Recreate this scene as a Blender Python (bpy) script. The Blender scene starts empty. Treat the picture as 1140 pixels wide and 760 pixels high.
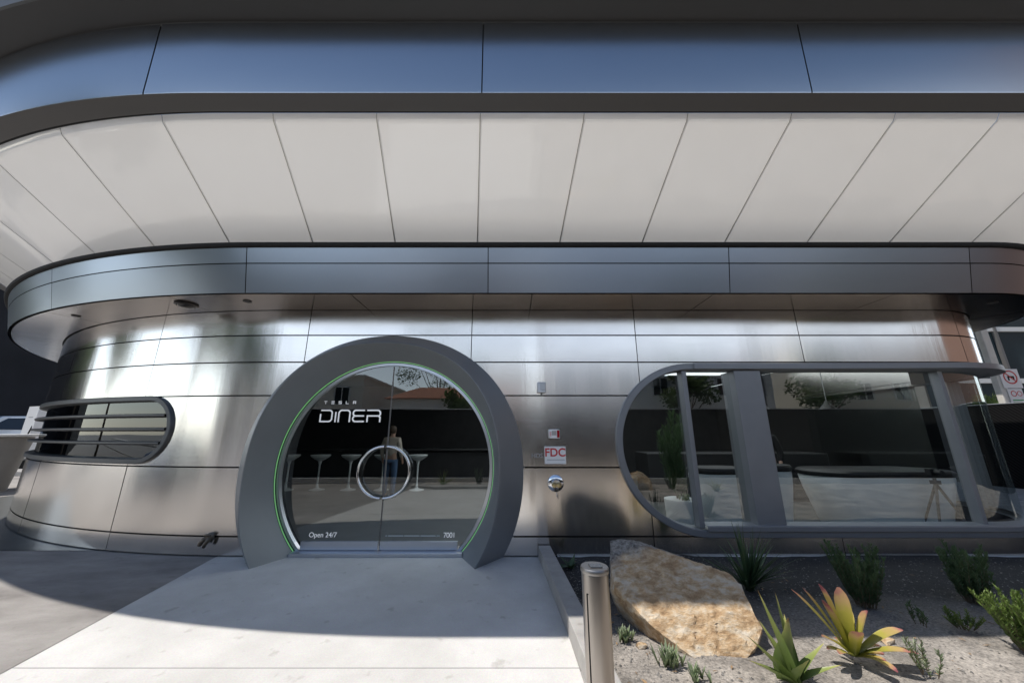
import bpy, bmesh, math, random
from mathutils import Vector, Matrix, noise
R = math.radians
PI = math.pi
random.seed(7)
scn = bpy.context.scene
col = scn.collection

# ------------------------------------------------------------------ helpers
class MB:
    def __init__(s): s.v = []; s.f = []; s.uv = []
    def add(s, vs, fs, uvs=None):
        n = len(s.v)
        s.v += [tuple(p) for p in vs]
        s.uv += list(uvs) if uvs else [(0.0, 0.0)] * len(vs)
        s.f += [tuple(i + n for i in f) for f in fs]
    def box(s, c, d, rz=0, M=None):
        x, y, z = d[0] / 2, d[1] / 2, d[2] / 2
        vs = [Vector((a * x, b * y, e * z)) for e in (-1, 1) for a, b in ((-1, -1), (1, -1), (1, 1), (-1, 1))]
        m = M or Matrix.Rotation(rz, 3, 'Z')
        s.add([m @ p + Vector(c) for p in vs], [(3, 2, 1, 0), (4, 5, 6, 7), (0, 1, 5, 4), (1, 2, 6, 5), (2, 3, 7, 6), (3, 0, 4, 7)])
    def tube(s, pts, rad, n=10, caps=True, closed=False):
        pts = [Vector(p) for p in pts]; m = len(pts)
        rs = rad if isinstance(rad, (list, tuple)) else [rad] * m
        up = None; vs = []
        for i, p in enumerate(pts):
            if closed: t = pts[(i + 1) % m] - pts[i - 1]
            else: t = pts[min(i + 1, m - 1)] - pts[max(i - 1, 0)]
            t.normalize()
            if up is None:
                a = Vector((0, 0, 1)) if abs(t.z) < .9 else Vector((1, 0, 0))
                up = (a - t * a.dot(t)).normalized()
            else:
                up = (up - t * up.dot(t)).normalized()
            b = t.cross(up)
            for k in range(n):
                w = 2 * PI * k / n
                vs.append(p + (up * math.cos(w) + b * math.sin(w)) * rs[i])
        fs = []
        for i in range(m if closed else m - 1):
            j = (i + 1) % m
            for k in range(n):
                fs.append((i * n + k, i * n + (k + 1) % n, j * n + (k + 1) % n, j * n + k))
        if caps and not closed:
            fs.append(tuple(range(n - 1, -1, -1))); fs.append(tuple((m - 1) * n + k for k in range(n)))
        s.add(vs, fs)
    def lathe(s, prof, c=(0, 0, 0), n=24, M=None):
        m = M or Matrix.Identity(3); vs = []
        for r, z in prof:
            for k in range(n):
                w = 2 * PI * k / n
                vs.append(m @ Vector((r * math.cos(w), r * math.sin(w), z)) + Vector(c))
        fs = []
        for i in range(len(prof) - 1):
            for k in range(n):
                fs.append((i * n + k, i * n + (k + 1) % n, (i + 1) * n + (k + 1) % n, (i + 1) * n + k))
        if prof[0][0] > 1e-4: fs.append(tuple(range(n - 1, -1, -1)))
        if prof[-1][0] > 1e-4: fs.append(tuple((len(prof) - 1) * n + k for k in range(n)))
        s.add(vs, fs)
    def prism(s, poly, M, depth):
        """poly: 2d points; M(x,y,d) -> 3d; extruded from d=0 to depth"""
        n = len(poly)
        vs = [M(x, y, 0) for x, y in poly] + [M(x, y, depth) for x, y in poly]
        fs = [tuple(range(n)), tuple(range(2 * n - 1, n - 1, -1))] + [(i, i + n, (i + 1) % n + n, (i + 1) % n) for i in range(n)]
        s.add(vs, fs)
    def blade(s, base, d, up, length, width, droop, n=6, fold=.25, tip=.0, shape=None):
        """curved leaf strip, uv.y along the leaf"""
        p = Vector(base); d = Vector(d).normalized(); vs = []; uvs = []
        for i in range(n + 1):
            t = i / n
            side = d.cross(Vector(up))
            if side.length < 1e-3: side = Vector((1, 0, 0))
            side.normalize(); nn = side.cross(d).normalized()
            w = width * (shape(t) if shape else math.sin(PI * min(1, .25 + .75 * t)) ** .8 if t < 1 else tip)
            vs += [p - side * w / 2 + nn * w * fold, p, p + side * w / 2 + nn * w * fold]
            uvs += [(0, t), (.5, t), (1, t)]
            p = p + d * length / n
            d = (d + Vector((0, 0, -droop / n))).normalized()
        fs = []
        for i in range(n):
            a = i * 3
            fs += [(a, a + 1, a + 4, a + 3), (a + 1, a + 2, a + 5, a + 4)]
        s.add(vs, fs, uvs)
    def build(s, name, mat, parent=None, smooth=40, bevel=0, seg=2, recalc=True):
        me = bpy.data.meshes.new(name)
        me.from_pydata(s.v, [], s.f)
        uvl = me.uv_layers.new(name='UVMap')
        for l in me.loops: uvl.data[l.index].uv = s.uv[l.vertex_index]
        if recalc:
            bm = bmesh.new(); bm.from_mesh(me)
            bmesh.ops.recalc_face_normals(bm, faces=bm.faces[:]); bm.to_mesh(me); bm.free()
        if smooth:
            me.shade_smooth()
            if smooth < 180: me.set_sharp_from_angle(angle=R(smooth))
        me.materials.append(mat)
        o = bpy.data.objects.new(name, me); col.objects.link(o)
        if parent: o.parent = parent
        if bevel:
            b = o.modifiers.new('Bevel', 'BEVEL'); b.width = bevel; b.segments = seg; b.limit_method = 'ANGLE'; b.angle_limit = R(40)
        return o

def tag(o, label=None, cat=None, group=None, kind=None):
    if label: o['label'] = label
    if cat: o['category'] = cat
    if group: o['group'] = group
    if kind: o['kind'] = kind
    return o
def thing(name, label, cat, loc=(0, 0, 0), rz=0, group=None):
    o = bpy.data.objects.new(name, None); col.objects.link(o)
    o.empty_display_size = .1
    o.location = loc; o.rotation_euler = (0, 0, rz)
    return tag(o, label, cat, group)
def copy_tree(o, parent=None):
    c = o.copy(); col.objects.link(c)
    if parent: c.parent = parent
    for ch in list(o.children): copy_tree(ch, c)
    return c
def text_obj(name, txt, size, loc, mat, parent=None, rot=(PI / 2, 0, 0), align='CENTER', extrude=.001, spacing=1.0, bold=0):
    cu = bpy.data.curves.new(name, 'FONT'); cu.body = txt; cu.size = size; cu.align_x = align; cu.align_y = 'CENTER'
    cu.extrude = extrude; cu.space_character = spacing; cu.offset = bold
    t = bpy.data.objects.new(name, cu); col.objects.link(t)
    bpy.context.view_layer.update()
    me = bpy.data.meshes.new_from_object(t.evaluated_get(bpy.context.evaluated_depsgraph_get()))
    bpy.data.objects.remove(t)
    me.materials.clear(); me.materials.append(mat); me.name = name
    o = bpy.data.objects.new(name, me); col.objects.link(o)
    o.location = loc; o.rotation_euler = rot
    if parent: o.parent = parent
    return o

# ------------------------------------------------------------------ materials
def nt(name):
    m = bpy.data.materials.new(name); m.use_nodes = True
    t = m.node_tree; b = t.nodes['Principled BSDF']
    return m, t, b
def N(t, typ, **kw):
    n = t.nodes.new(typ)
    for k, v in kw.items():
        if k.startswith('_'): setattr(n, k[1:], v)
        else: n.inputs[k.replace('__', ' ')].default_value = v
    return n
def c4(c): return (c[0], c[1], c[2], 1)
def mat(name, base, rough=.6, metal=0, var=0, vscale=3, bump=0, bscale=30, rvar=0, emit=0, coat=0, spec=.5):
    m, t, b = nt(name); L = t.links.new
    b.inputs['Base Color'].default_value = c4(base); b.inputs['Roughness'].default_value = rough
    b.inputs['Metallic'].default_value = metal; b.inputs['Coat Weight'].default_value = coat
    b.inputs['Specular IOR Level'].default_value = spec
    tc = N(t, 'ShaderNodeTexCoord')
    if var or rvar:
        n = N(t, 'ShaderNodeTexNoise', Scale=vscale, Detail=8, Roughness=.6); L(tc.outputs['Object'], n.inputs['Vector'])
        if var:
            r = N(t, 'ShaderNodeValToRGB'); e = r.color_ramp.elements
            e[0].position = .3; e[1].position = .7
            e[0].color = c4([max(0, c * (1 - var)) for c in base]); e[1].color = c4([min(1, c * (1 + var)) for c in base])
            L(n.outputs['Fac'], r.inputs['Fac']); L(r.outputs['Color'], b.inputs['Base Color'])
        if rvar:
            mr = N(t, 'ShaderNodeMapRange'); mr.inputs['To Min'].default_value = max(0, rough - rvar); mr.inputs['To Max'].default_value = min(1, rough + rvar)
            L(n.outputs['Fac'], mr.inputs['Value']); L(mr.outputs['Result'], b.inputs['Roughness'])
    if bump:
        n2 = N(t, 'ShaderNodeTexNoise', Scale=bscale, Detail=6); L(tc.outputs['Object'], n2.inputs['Vector'])
        bp = N(t, 'ShaderNodeBump', Strength=bump, Distance=.02); L(n2.outputs['Fac'], bp.inputs['Height']); L(bp.outputs['Normal'], b.inputs['Normal'])
    if emit:
        b.inputs['Emission Color'].default_value = c4(base); b.inputs['Emission Strength'].default_value = emit
    return m
def steel(name, base, rough, aniso, wob, wscale=1.1):
    m, t, b = nt(name); L = t.links.new
    b.inputs['Metallic'].default_value = 1
    b.inputs['Anisotropic'].default_value = aniso
    tg = N(t, 'ShaderNodeTangent', _direction_type='UV_MAP'); L(tg.outputs[0], b.inputs['Tangent'])
    tc = N(t, 'ShaderNodeTexCoord'); oi = N(t, 'ShaderNodeObjectInfo')
    mul = N(t, 'ShaderNodeVectorMath', _operation='MULTIPLY_ADD'); L(oi.outputs['Random'], mul.inputs[0])
    mul.inputs[1].default_value = (37, 91, 53); L(tc.outputs['Object'], mul.inputs[2])
    # oil-canning of the thin sheet
    mp = N(t, 'ShaderNodeMapping'); mp.inputs['Scale'].default_value = (1, 1, .45); L(mul.outputs[0], mp.inputs['Vector'])
    n1 = N(t, 'ShaderNodeTexNoise', Scale=wscale, Detail=1.5); L(mp.outputs[0], n1.inputs['Vector'])
    bp = N(t, 'ShaderNodeBump', Strength=1, Distance=wob); L(n1.outputs['Fac'], bp.inputs['Height'])
    # brushing, grain runs along the sheet
    mp2 = N(t, 'ShaderNodeMapping'); mp2.inputs['Scale'].default_value = (140, 1.5, 1); L(tc.outputs['UV'], mp2.inputs['Vector'])
    n2 = N(t, 'ShaderNodeTexNoise', Scale=1, Detail=3); L(mp2.outputs[0], n2.inputs['Vector'])
    mp3 = N(t, 'ShaderNodeMapping'); mp3.inputs['Scale'].default_value = (.5, 9, 1); L(tc.outputs['UV'], mp3.inputs['Vector'])
    n4 = N(t, 'ShaderNodeTexNoise', Scale=1, Detail=4, Roughness=.6); L(mp3.outputs[0], n4.inputs['Vector'])
    bp3 = N(t, 'ShaderNodeBump', Strength=1, Distance=.0009); L(n4.outputs['Fac'], bp3.inputs['Height']); L(bp.outputs['Normal'], bp3.inputs['Normal'])
    L(bp3.outputs['Normal'], b.inputs['Normal'])
    n3 = N(t, 'ShaderNodeTexNoise', Scale=2.3, Detail=5); L(mul.outputs[0], n3.inputs['Vector'])
    ad = N(t, 'ShaderNodeMath', _operation='MULTIPLY_ADD'); L(n3.outputs['Fac'], ad.inputs[0]); ad.inputs[1].default_value = .06; ad.inputs[2].default_value = rough - .05
    ad2 = N(t, 'ShaderNodeMath', _operation='MULTIPLY_ADD'); L(n2.outputs['Fac'], ad2.inputs[0]); ad2.inputs[1].default_value = .05; L(ad.outputs[0], ad2.inputs[2])
    L(ad2.outputs[0], b.inputs['Roughness'])
    hs = N(t, 'ShaderNodeHueSaturation'); hs.inputs['Color'].default_value = c4(base)
    mr = N(t, 'ShaderNodeMapRange'); mr.inputs['To Min'].default_value = .93; mr.inputs['To Max'].default_value = 1.05
    L(oi.outputs['Random'], mr.inputs['Value']); L(mr.outputs['Result'], hs.inputs['Value']); L(hs.outputs[0], b.inputs['Base Color'])
    return m
def glass(name, tint, lo, gain=.9):
    m = bpy.data.materials.new(name); m.use_nodes = True; t = m.node_tree; t.nodes.clear(); L = t.links.new
    out = N(t, 'ShaderNodeOutputMaterial'); mix = N(t, 'ShaderNodeMixShader')
    tr = N(t, 'ShaderNodeBsdfTransparent'); tr.inputs[0].default_value = c4(tint)
    gl = N(t, 'ShaderNodeBsdfGlossy'); gl.inputs['Roughness'].default_value = 0.0; gl.inputs['Color'].default_value = (.93, .97, .97, 1)
    lw = N(t, 'ShaderNodeLayerWeight'); lw.inputs['Blend'].default_value = .5
    pw = N(t, 'ShaderNodeMath', _operation='POWER'); L(lw.outputs['Facing'], pw.inputs[0]); pw.inputs[1].default_value = 4
    ma = N(t, 'ShaderNodeMath', _operation='MULTIPLY_ADD'); L(pw.outputs[0], ma.inputs[0]); ma.inputs[1].default_value = gain; ma.inputs[2].default_value = lo
    n = N(t, 'ShaderNodeTexNoise', Scale=.8, Detail=1); tc = N(t, 'ShaderNodeTexCoord'); L(tc.outputs['Object'], n.inputs['Vector'])
    bp = N(t, 'ShaderNodeBump', Strength=1, Distance=.0022); L(n.outputs['Fac'], bp.inputs['Height']); L(bp.outputs[0], gl.inputs['Normal'])
    L(ma.outputs[0], mix.inputs[0]); L(tr.outputs[0], mix.inputs[1]); L(gl.outputs[0], mix.inputs[2]); L(mix.outputs[0], out.inputs[0])
    return m
def leafmat(name, ramp, rough=.5, trans=.25, nscale=6):
    """colour ramp along uv.y, with mottling"""
    m, t, b = nt(name); L = t.links.new
    tc = N(t, 'ShaderNodeTexCoord'); sx = N(t, 'ShaderNodeSeparateXYZ'); L(tc.outputs['UV'], sx.inputs[0])
    n = N(t, 'ShaderNodeTexNoise', Scale=nscale, Detail=4); L(tc.outputs['Object'], n.inputs['Vector'])
    ad = N(t, 'ShaderNodeMath', _operation='MULTIPLY_ADD'); L(n.outputs['Fac'], ad.inputs[0]); ad.inputs[1].default_value = .5
    sb = N(t, 'ShaderNodeMath', _operation='SUBTRACT'); L(sx.outputs['Y'], sb.inputs[0]); sb.inputs[1].default_value = .25
    L(sb.outputs[0], ad.inputs[2])
    r = N(t, 'ShaderNodeValToRGB'); L(ad.outputs[0], r.inputs['Fac'])
    el = r.color_ramp.elements
    while len(el) < len(ramp): el.new(.5)
    for e, (p, c) in zip(el, ramp): e.position = p; e.color = c4(c)
    L(r.outputs[0], b.inputs['Base Color']); b.inputs['Roughness'].default_value = rough
    tl = N(t, 'ShaderNodeBsdfTranslucent'); L(r.outputs[0], tl.inputs['Color'])
    mx = N(t, 'ShaderNodeMixShader', Fac=trans); L(b.outputs[0], mx.inputs[1]); L(tl.outputs[0], mx.inputs[2])
    L(mx.outputs[0], t.nodes['Material Output'].inputs['Surface'])
    return m

M_ = {}
M_['steel'] = steel('brushed steel', (.77, .742, .71), .16, .8, .009)
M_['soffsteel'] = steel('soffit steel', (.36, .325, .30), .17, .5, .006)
M_['fascia'] = mat('satin grey metal', (.40, .45, .51), .27, 1)
M_['fascia_low'] = mat('satin light grey metal', (.36, .43, .52), .28, 1)
def panelmat(name, base, rough):
    m, t, b = nt(name); L = t.links.new; b.inputs['Metallic'].default_value = 1
    oi = N(t, 'ShaderNodeObjectInfo'); tc = N(t, 'ShaderNodeTexCoord')
    n = N(t, 'ShaderNodeTexNoise', Scale=.55, Detail=2); L(tc.outputs['Object'], n.inputs['Vector'])
    bp = N(t, 'ShaderNodeBump', Strength=1, Distance=.01); L(n.outputs['Fac'], bp.inputs['Height']); L(bp.outputs[0], b.inputs['Normal'])
    hs = N(t, 'ShaderNodeHueSaturation'); hs.inputs['Color'].default_value = c4(base)
    mr = N(t, 'ShaderNodeMapRange'); mr.inputs['To Min'].default_value = .86; mr.inputs['To Max'].default_value = 1.1; L(oi.outputs['Random'], mr.inputs['Value']); L(mr.outputs[0], hs.inputs['Value']); L(hs.outputs[0], b.inputs['Base Color'])
    b.inputs['Roughness'].default_value = rough
    return m
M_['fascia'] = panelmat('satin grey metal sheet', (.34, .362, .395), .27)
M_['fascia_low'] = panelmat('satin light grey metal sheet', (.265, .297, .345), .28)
M_['under'] = mat('dark grey metal underside', (.16, .155, .15), .5, .4)
M_['black'] = mat('black gap', (.008, .008, .008), .8)
M_['joint'] = mat('brown grey joint seal', (.20, .18, .15), .8)
M_['portal'] = mat('slate grey coated metal', (.24, .257, .27), .45, .3, var=.06, vscale=1.2, rvar=.04)
M_['frame'] = mat('grey window frame coating', (.22, .23, .245), .42, .3, var=.05)
M_['frame_dark'] = mat('dark window frame coating', (.06, .064, .07), .4, .3, var=.05)
M_['chrome'] = mat('polished metal', (.75, .76, .78), .12, 1)
M_['alu'] = mat('aluminium rail', (.62, .64, .68), .35, 1)
M_['led'] = mat('green light strip', (.30, .75, .28), .5, emit=.25)
M_['lamp'] = mat('cool light bar', (.6, .85, .9), .5, emit=1.2)
M_['white_ink'] = mat('white lettering', (.85, .86, .86), .5, emit=.25)  # ink with a faint glow added, though it is no lamp
M_['grey_ink'] = mat('grey lettering', (.35, .36, .37), .5)
M_['faint_ink'] = mat('pale lettering', (.45, .5, .5), .5)
M_['glass'] = glass('clear dark glass', (.74, .79, .79), .14, .6)
M_['int_dark'] = mat('dark interior finish', (.018, .018, .02), .55, var=.3)
M_['int_floor'] = mat('dark interior floor', (.10, .105, .105), .35, var=.15)
M_['white_gloss'] = mat('white lacquer', (.72, .75, .75), .3, var=.03)
M_['black_seat'] = mat('black upholstery', (.012, .012, .013), .5)
M_['stone_base'] = mat('pale rubble', (.4, .38, .34), .8)

def soffit_mat():
    m, t, b = nt('glossy white soffit panel'); L = t.links.new
    tc = N(t, 'ShaderNodeTexCoord'); oi = N(t, 'ShaderNodeObjectInfo')
    b.inputs['Base Color'].default_value = (.92, .895, .845, 1); b.inputs['Roughness'].default_value = .16
    b.inputs['Coat Weight'].default_value = .9; b.inputs['Coat Roughness'].default_value = .015; b.inputs['Coat IOR'].default_value = 1.6
    mul = N(t, 'ShaderNodeVectorMath', _operation='MULTIPLY_ADD'); L(oi.outputs['Random'], mul.inputs[0]); mul.inputs[1].default_value = (17, 31, 23); L(tc.outputs['Object'], mul.inputs[2])
    n = N(t, 'ShaderNodeTexNoise', Scale=.8, Detail=.8, Distortion=.6); L(mul.outputs[0], n.inputs['Vector'])
    bp = N(t, 'ShaderNodeBump', Strength=1, Distance=.032); L(n.outputs['Fac'], bp.inputs['Height'])
    L(bp.outputs[0], b.inputs['Normal']); L(bp.outputs[0], b.inputs['Coat Normal'])
    tl = N(t, 'ShaderNodeBsdfTranslucent'); tl.inputs['Color'].default_value = (1, .97, .92, 1)      # added translucency, sunlit from behind through an opened canopy top
    mx = N(t, 'ShaderNodeMixShader', Fac=.17); L(b.outputs[0], mx.inputs[1]); L(tl.outputs[0], mx.inputs[2]); L(mx.outputs[0], t.nodes['Material Output'].inputs['Surface'])
    return m
M_['soffit'] = soffit_mat()

def concrete(name, a, bcol, scale=1.2, streak=0):
    m, t, b = nt(name); L = t.links.new
    tc = N(t, 'ShaderNodeTexCoord')
    n = N(t, 'ShaderNodeTexNoise', Scale=scale, Detail=9, Roughness=.62); 
    mp = N(t, 'ShaderNodeMapping'); mp.inputs['Rotation'].default_value = (0, 0, R(25)); mp.inputs['Scale'].default_value = (1, 1 + streak, 1)
    L(tc.outputs['Object'], mp.inputs[0]); L(mp.outputs[0], n.inputs['Vector'])
    r = N(t, 'ShaderNodeValToRGB'); e = r.color_ramp.elements; e[0].position = .32; e[1].position = .68; e[0].color = c4(a); e[1].color = c4(bcol)
    L(n.outputs['Fac'], r.inputs[0])
    n2 = N(t, 'ShaderNodeTexNoise', Scale=90, Detail=4); L(tc.outputs['Object'], n2.inputs['Vector'])
    mx = N(t, 'ShaderNodeMix', _data_type='RGBA', _blend_type='MULTIPLY'); mx.inputs['Factor'].default_value = .35
    L(r.outputs[0], mx.inputs['A']); L(n2.outputs['Color'], mx.inputs['B'])
    hv = N(t, 'ShaderNodeHueSaturation', Saturation=.75, Value=1.15); L(mx.outputs['Result'], hv.inputs['Color'])
    # sparse dark stains
    n3 = N(t, 'ShaderNodeTexNoise', Scale=6.5, Detail=3); L(tc.outputs['Object'], n3.inputs['Vector'])
    r3 = N(t, 'ShaderNodeValToRGB'); r3.color_ramp.elements[0].position = .27; r3.color_ramp.elements[0].color = (.78, .77, .75, 1); r3.color_ramp.elements[1].position = .36
    L(n3.outputs['Fac'], r3.inputs[0])
    m3 = N(t, 'ShaderNodeMix', _data_type='RGBA', _blend_type='MULTIPLY'); m3.inputs['Factor'].default_value = 1
    L(hv.outputs[0], m3.inputs['A']); L(r3.outputs[0], m3.inputs['B']); L(m3.outputs['Result'], b.inputs['Base Color'])
    v = N(t, 'ShaderNodeTexVoronoi', Scale=2.1); L(tc.outputs['Object'], v.inputs['Vector'])
    rv = N(t, 'ShaderNodeValToRGB'); rv.color_ramp.elements[0].position = .035; rv.color_ramp.elements[0].color = (.62, .6, .58, 1); rv.color_ramp.elements[1].position = .06; L(v.outputs['Distance'], rv.inputs[0])
    m5 = N(t, 'ShaderNodeMix', _data_type='RGBA', _blend_type='MULTIPLY'); m5.inputs['Factor'].default_value = .45; L(m3.outputs['Result'], m5.inputs['A']); L(rv.outputs[0], m5.inputs['B'])
    n6 = N(t, 'ShaderNodeTexNoise', Scale=.55, Detail=5, Roughness=.7); L(tc.outputs['Object'], n6.inputs['Vector'])
    r6 = N(t, 'ShaderNodeValToRGB'); r6.color_ramp.elements[0].position = .3; r6.color_ramp.elements[0].color = (.82, .81, .79, 1); r6.color_ramp.elements[1].position = .62; L(n6.outputs['Fac'], r6.inputs[0])
    m6 = N(t, 'ShaderNodeMix', _data_type='RGBA', _blend_type='MULTIPLY'); m6.inputs['Factor'].default_value = .8; L(m5.outputs['Result'], m6.inputs['A']); L(r6.outputs[0], m6.inputs['B']); L(m6.outputs['Result'], b.inputs['Base Color'])
    b.inputs['Roughness'].default_value = .75
    bp = N(t, 'ShaderNodeBump', Strength=.12, Distance=.01); L(n2.outputs['Fac'], bp.inputs['Height']); L(bp.outputs[0], b.inputs['Normal'])
    return m
M_['walk'] = concrete('pale sidewalk concrete', (.56, .55, .53), (.69, .68, .66))
M_['walk2'] = concrete('tan driveway concrete', (.19, .172, .16), (.38, .355, .33), .9, 1.2)
M_['kerb'] = concrete('kerb concrete', (.36, .34, .32), (.47, .45, .42), 4)
M_['asphalt'] = mat('asphalt', (.30, .295, .29), .85, var=.35, vscale=5, bump=.2, bscale=150)
M_['road_paint'] = mat('worn road paint', (.6, .6, .55), .7, var=.2, vscale=8)

def soil_mat():
    m, t, b = nt('decomposed granite'); L = t.links.new
    tc = N(t, 'ShaderNodeTexCoord')
    sx = N(t, 'ShaderNodeSeparateXYZ'); L(tc.outputs['Object'], sx.inputs[0])
    n = N(t, 'ShaderNodeTexNoise', Scale=2.2, Detail=8, Roughness=.65); L(tc.outputs['Object'], n.inputs['Vector'])
    n2 = N(t, 'ShaderNodeTexNoise', Scale=55, Detail=5, Roughness=.7); L(tc.outputs['Object'], n2.inputs['Vector'])
    r = N(t, 'ShaderNodeValToRGB'); e = r.color_ramp.elements; e[0].position = .38; e[1].position = .62
    e[0].color = (.24, .225, .205, 1); e[1].color = (.55, .51, .46, 1); L(n.outputs['Fac'], r.inputs[0])
    # darker close to the wall
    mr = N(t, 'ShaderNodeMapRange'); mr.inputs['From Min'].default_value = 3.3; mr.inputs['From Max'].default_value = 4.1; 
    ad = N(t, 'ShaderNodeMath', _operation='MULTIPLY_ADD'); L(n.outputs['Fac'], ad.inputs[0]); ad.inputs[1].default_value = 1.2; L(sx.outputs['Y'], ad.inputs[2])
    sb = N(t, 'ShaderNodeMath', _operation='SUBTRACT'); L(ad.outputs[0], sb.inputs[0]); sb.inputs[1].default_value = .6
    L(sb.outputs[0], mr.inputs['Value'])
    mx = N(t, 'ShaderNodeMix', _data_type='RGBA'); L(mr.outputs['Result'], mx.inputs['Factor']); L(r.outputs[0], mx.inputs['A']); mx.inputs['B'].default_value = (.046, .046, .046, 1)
    r2 = N(t, 'ShaderNodeValToRGB'); r2.color_ramp.elements[0].position = .3; r2.color_ramp.elements[0].color = (.35, .35, .35, 1); r2.color_ramp.elements[1].position = .7; r2.color_ramp.elements[1].color = (1.25, 1.22, 1.2, 1)
    L(n2.outputs['Fac'], r2.inputs[0])
    m2 = N(t, 'ShaderNodeMix', _data_type='RGBA', _blend_type='MULTIPLY'); m2.inputs['Factor'].default_value = 1; L(mx.outputs['Result'], m2.inputs['A']); L(r2.outputs[0], m2.inputs['B'])
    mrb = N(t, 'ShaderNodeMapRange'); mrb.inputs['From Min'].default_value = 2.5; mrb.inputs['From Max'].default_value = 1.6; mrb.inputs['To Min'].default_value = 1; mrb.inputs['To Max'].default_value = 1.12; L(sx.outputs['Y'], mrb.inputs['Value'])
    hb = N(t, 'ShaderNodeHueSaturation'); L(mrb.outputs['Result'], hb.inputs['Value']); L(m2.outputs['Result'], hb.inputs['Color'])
    L(hb.outputs[0], b.inputs['Base Color']); b.inputs['Roughness'].default_value = .95
    bp = N(t, 'ShaderNodeBump', Strength=.7, Distance=.03); L(n2.outputs['Fac'], bp.inputs['Height']); L(bp.outputs[0], b.inputs['Normal'])
    return m
M_['soil'] = soil_mat()

def rock_mat():
    m, t, b = nt('ochre sandstone'); L = t.links.new
    tc = N(t, 'ShaderNodeTexCoord')
    mp = N(t, 'ShaderNodeMapping'); mp.inputs['Rotation'].default_value = (0, R(35), R(20)); mp.inputs['Scale'].default_value = (1, 2.2, 2.0); L(tc.outputs['Object'], mp.inputs[0])
    n = N(t, 'ShaderNodeTexNoise', Scale=6, Detail=14, Roughness=.74, Distortion=.15); L(mp.outputs[0], n.inputs['Vector'])
    r = N(t, 'ShaderNodeValToRGB'); el = r.color_ramp.elements
    while len(el) < 5: el.new(.5)
    for e, (p, c) in zip(el, [(.30, (.30, .185, .10)), (.43, (.52, .345, .19)), (.5, (.66, .485, .30)), (.57, (.74, .62, .46)), (.70, (.80, .74, .64))]): e.position = p; e.color = c4(c)
    L(n.outputs['Fac'], r.inputs[0])
    # darker grey mottling towards the back and one flank
    g = N(t, 'ShaderNodeNewGeometry'); sx = N(t, 'ShaderNodeSeparateXYZ'); L(tc.outputs['Object'], sx.inputs[0])
    nb = N(t, 'ShaderNodeTexNoise', Scale=3, Detail=6); L(tc.outputs['Object'], nb.inputs['Vector'])
    sy = N(t, 'ShaderNodeMath', _operation='MULTIPLY_ADD'); L(nb.outputs['Fac'], sy.inputs[0]); sy.inputs[1].default_value = .5; L(sx.outputs['Y'], sy.inputs[2])
    sz = N(t, 'ShaderNodeMath', _operation='MULTIPLY_ADD'); L(sx.outputs['X'], sz.inputs[0]); sz.inputs[1].default_value = -.35; L(sy.outputs[0], sz.inputs[2])
    mr = N(t, 'ShaderNodeMapRange'); mr.inputs['From Min'].default_value = .43; mr.inputs['From Max'].default_value = .56; L(sz.outputs[0], mr.inputs['Value'])
    nf = N(t, 'ShaderNodeTexNoise', Scale=28, Detail=8, Roughness=.7); L(tc.outputs['Object'], nf.inputs['Vector'])
    rg = N(t, 'ShaderNodeValToRGB'); rg.color_ramp.elements[0].position = .38; rg.color_ramp.elements[0].color = (.13, .12, .11, 1); rg.color_ramp.elements[1].position = .62; rg.color_ramp.elements[1].color = (.40, .38, .35, 1)
    L(nf.outputs['Fac'], rg.inputs[0])
    mx = N(t, 'ShaderNodeMix', _data_type='RGBA'); L(mr.outputs[0], mx.inputs['Factor']); L(r.outputs[0], mx.inputs['A']); L(rg.outputs[0], mx.inputs['B'])
    # cracks
    v = N(t, 'ShaderNodeTexVoronoi', Scale=2.6, _feature='DISTANCE_TO_EDGE'); L(mp.outputs[0], v.inputs['Vector'])
    rc = N(t, 'ShaderNodeValToRGB'); rc.color_ramp.elements[0].color = (.45, .4, .35, 1); rc.color_ramp.elements[1].position = .02; L(v.outputs['Distance'], rc.inputs[0])
    m2 = N(t, 'ShaderNodeMix', _data_type='RGBA', _blend_type='MULTIPLY'); m2.inputs['Factor'].default_value = .0; L(mx.outputs['Result'], m2.inputs['A']); L(rc.outputs[0], m2.inputs['B'])
    rf = N(t, 'ShaderNodeValToRGB'); rf.color_ramp.elements[0].position = .36; rf.color_ramp.elements[0].color = (.55, .5, .45, 1); rf.color_ramp.elements[1].position = .6; L(nf.outputs['Fac'], rf.inputs[0])
    m4 = N(t, 'ShaderNodeMix', _data_type='RGBA', _blend_type='MULTIPLY'); m4.inputs['Factor'].default_value = .3; L(m2.outputs['Result'], m4.inputs['A']); L(rf.outputs[0], m4.inputs['B'])
    L(m4.outputs['Result'], b.inputs['Base Color']); b.inputs['Roughness'].default_value = .9
    bp = N(t, 'ShaderNodeBump', Strength=.9, Distance=.035); L(n.outputs['Fac'], bp.inputs['Height'])
    bp2 = N(t, 'ShaderNodeBump', Strength=.8, Distance=.015); L(nf.outputs['Fac'], bp2.inputs['Height']); L(bp.outputs[0], bp2.inputs['Normal']); L(bp2.outputs[0], b.inputs['Normal'])
    return m
M_['rock'] = rock_mat()

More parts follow.
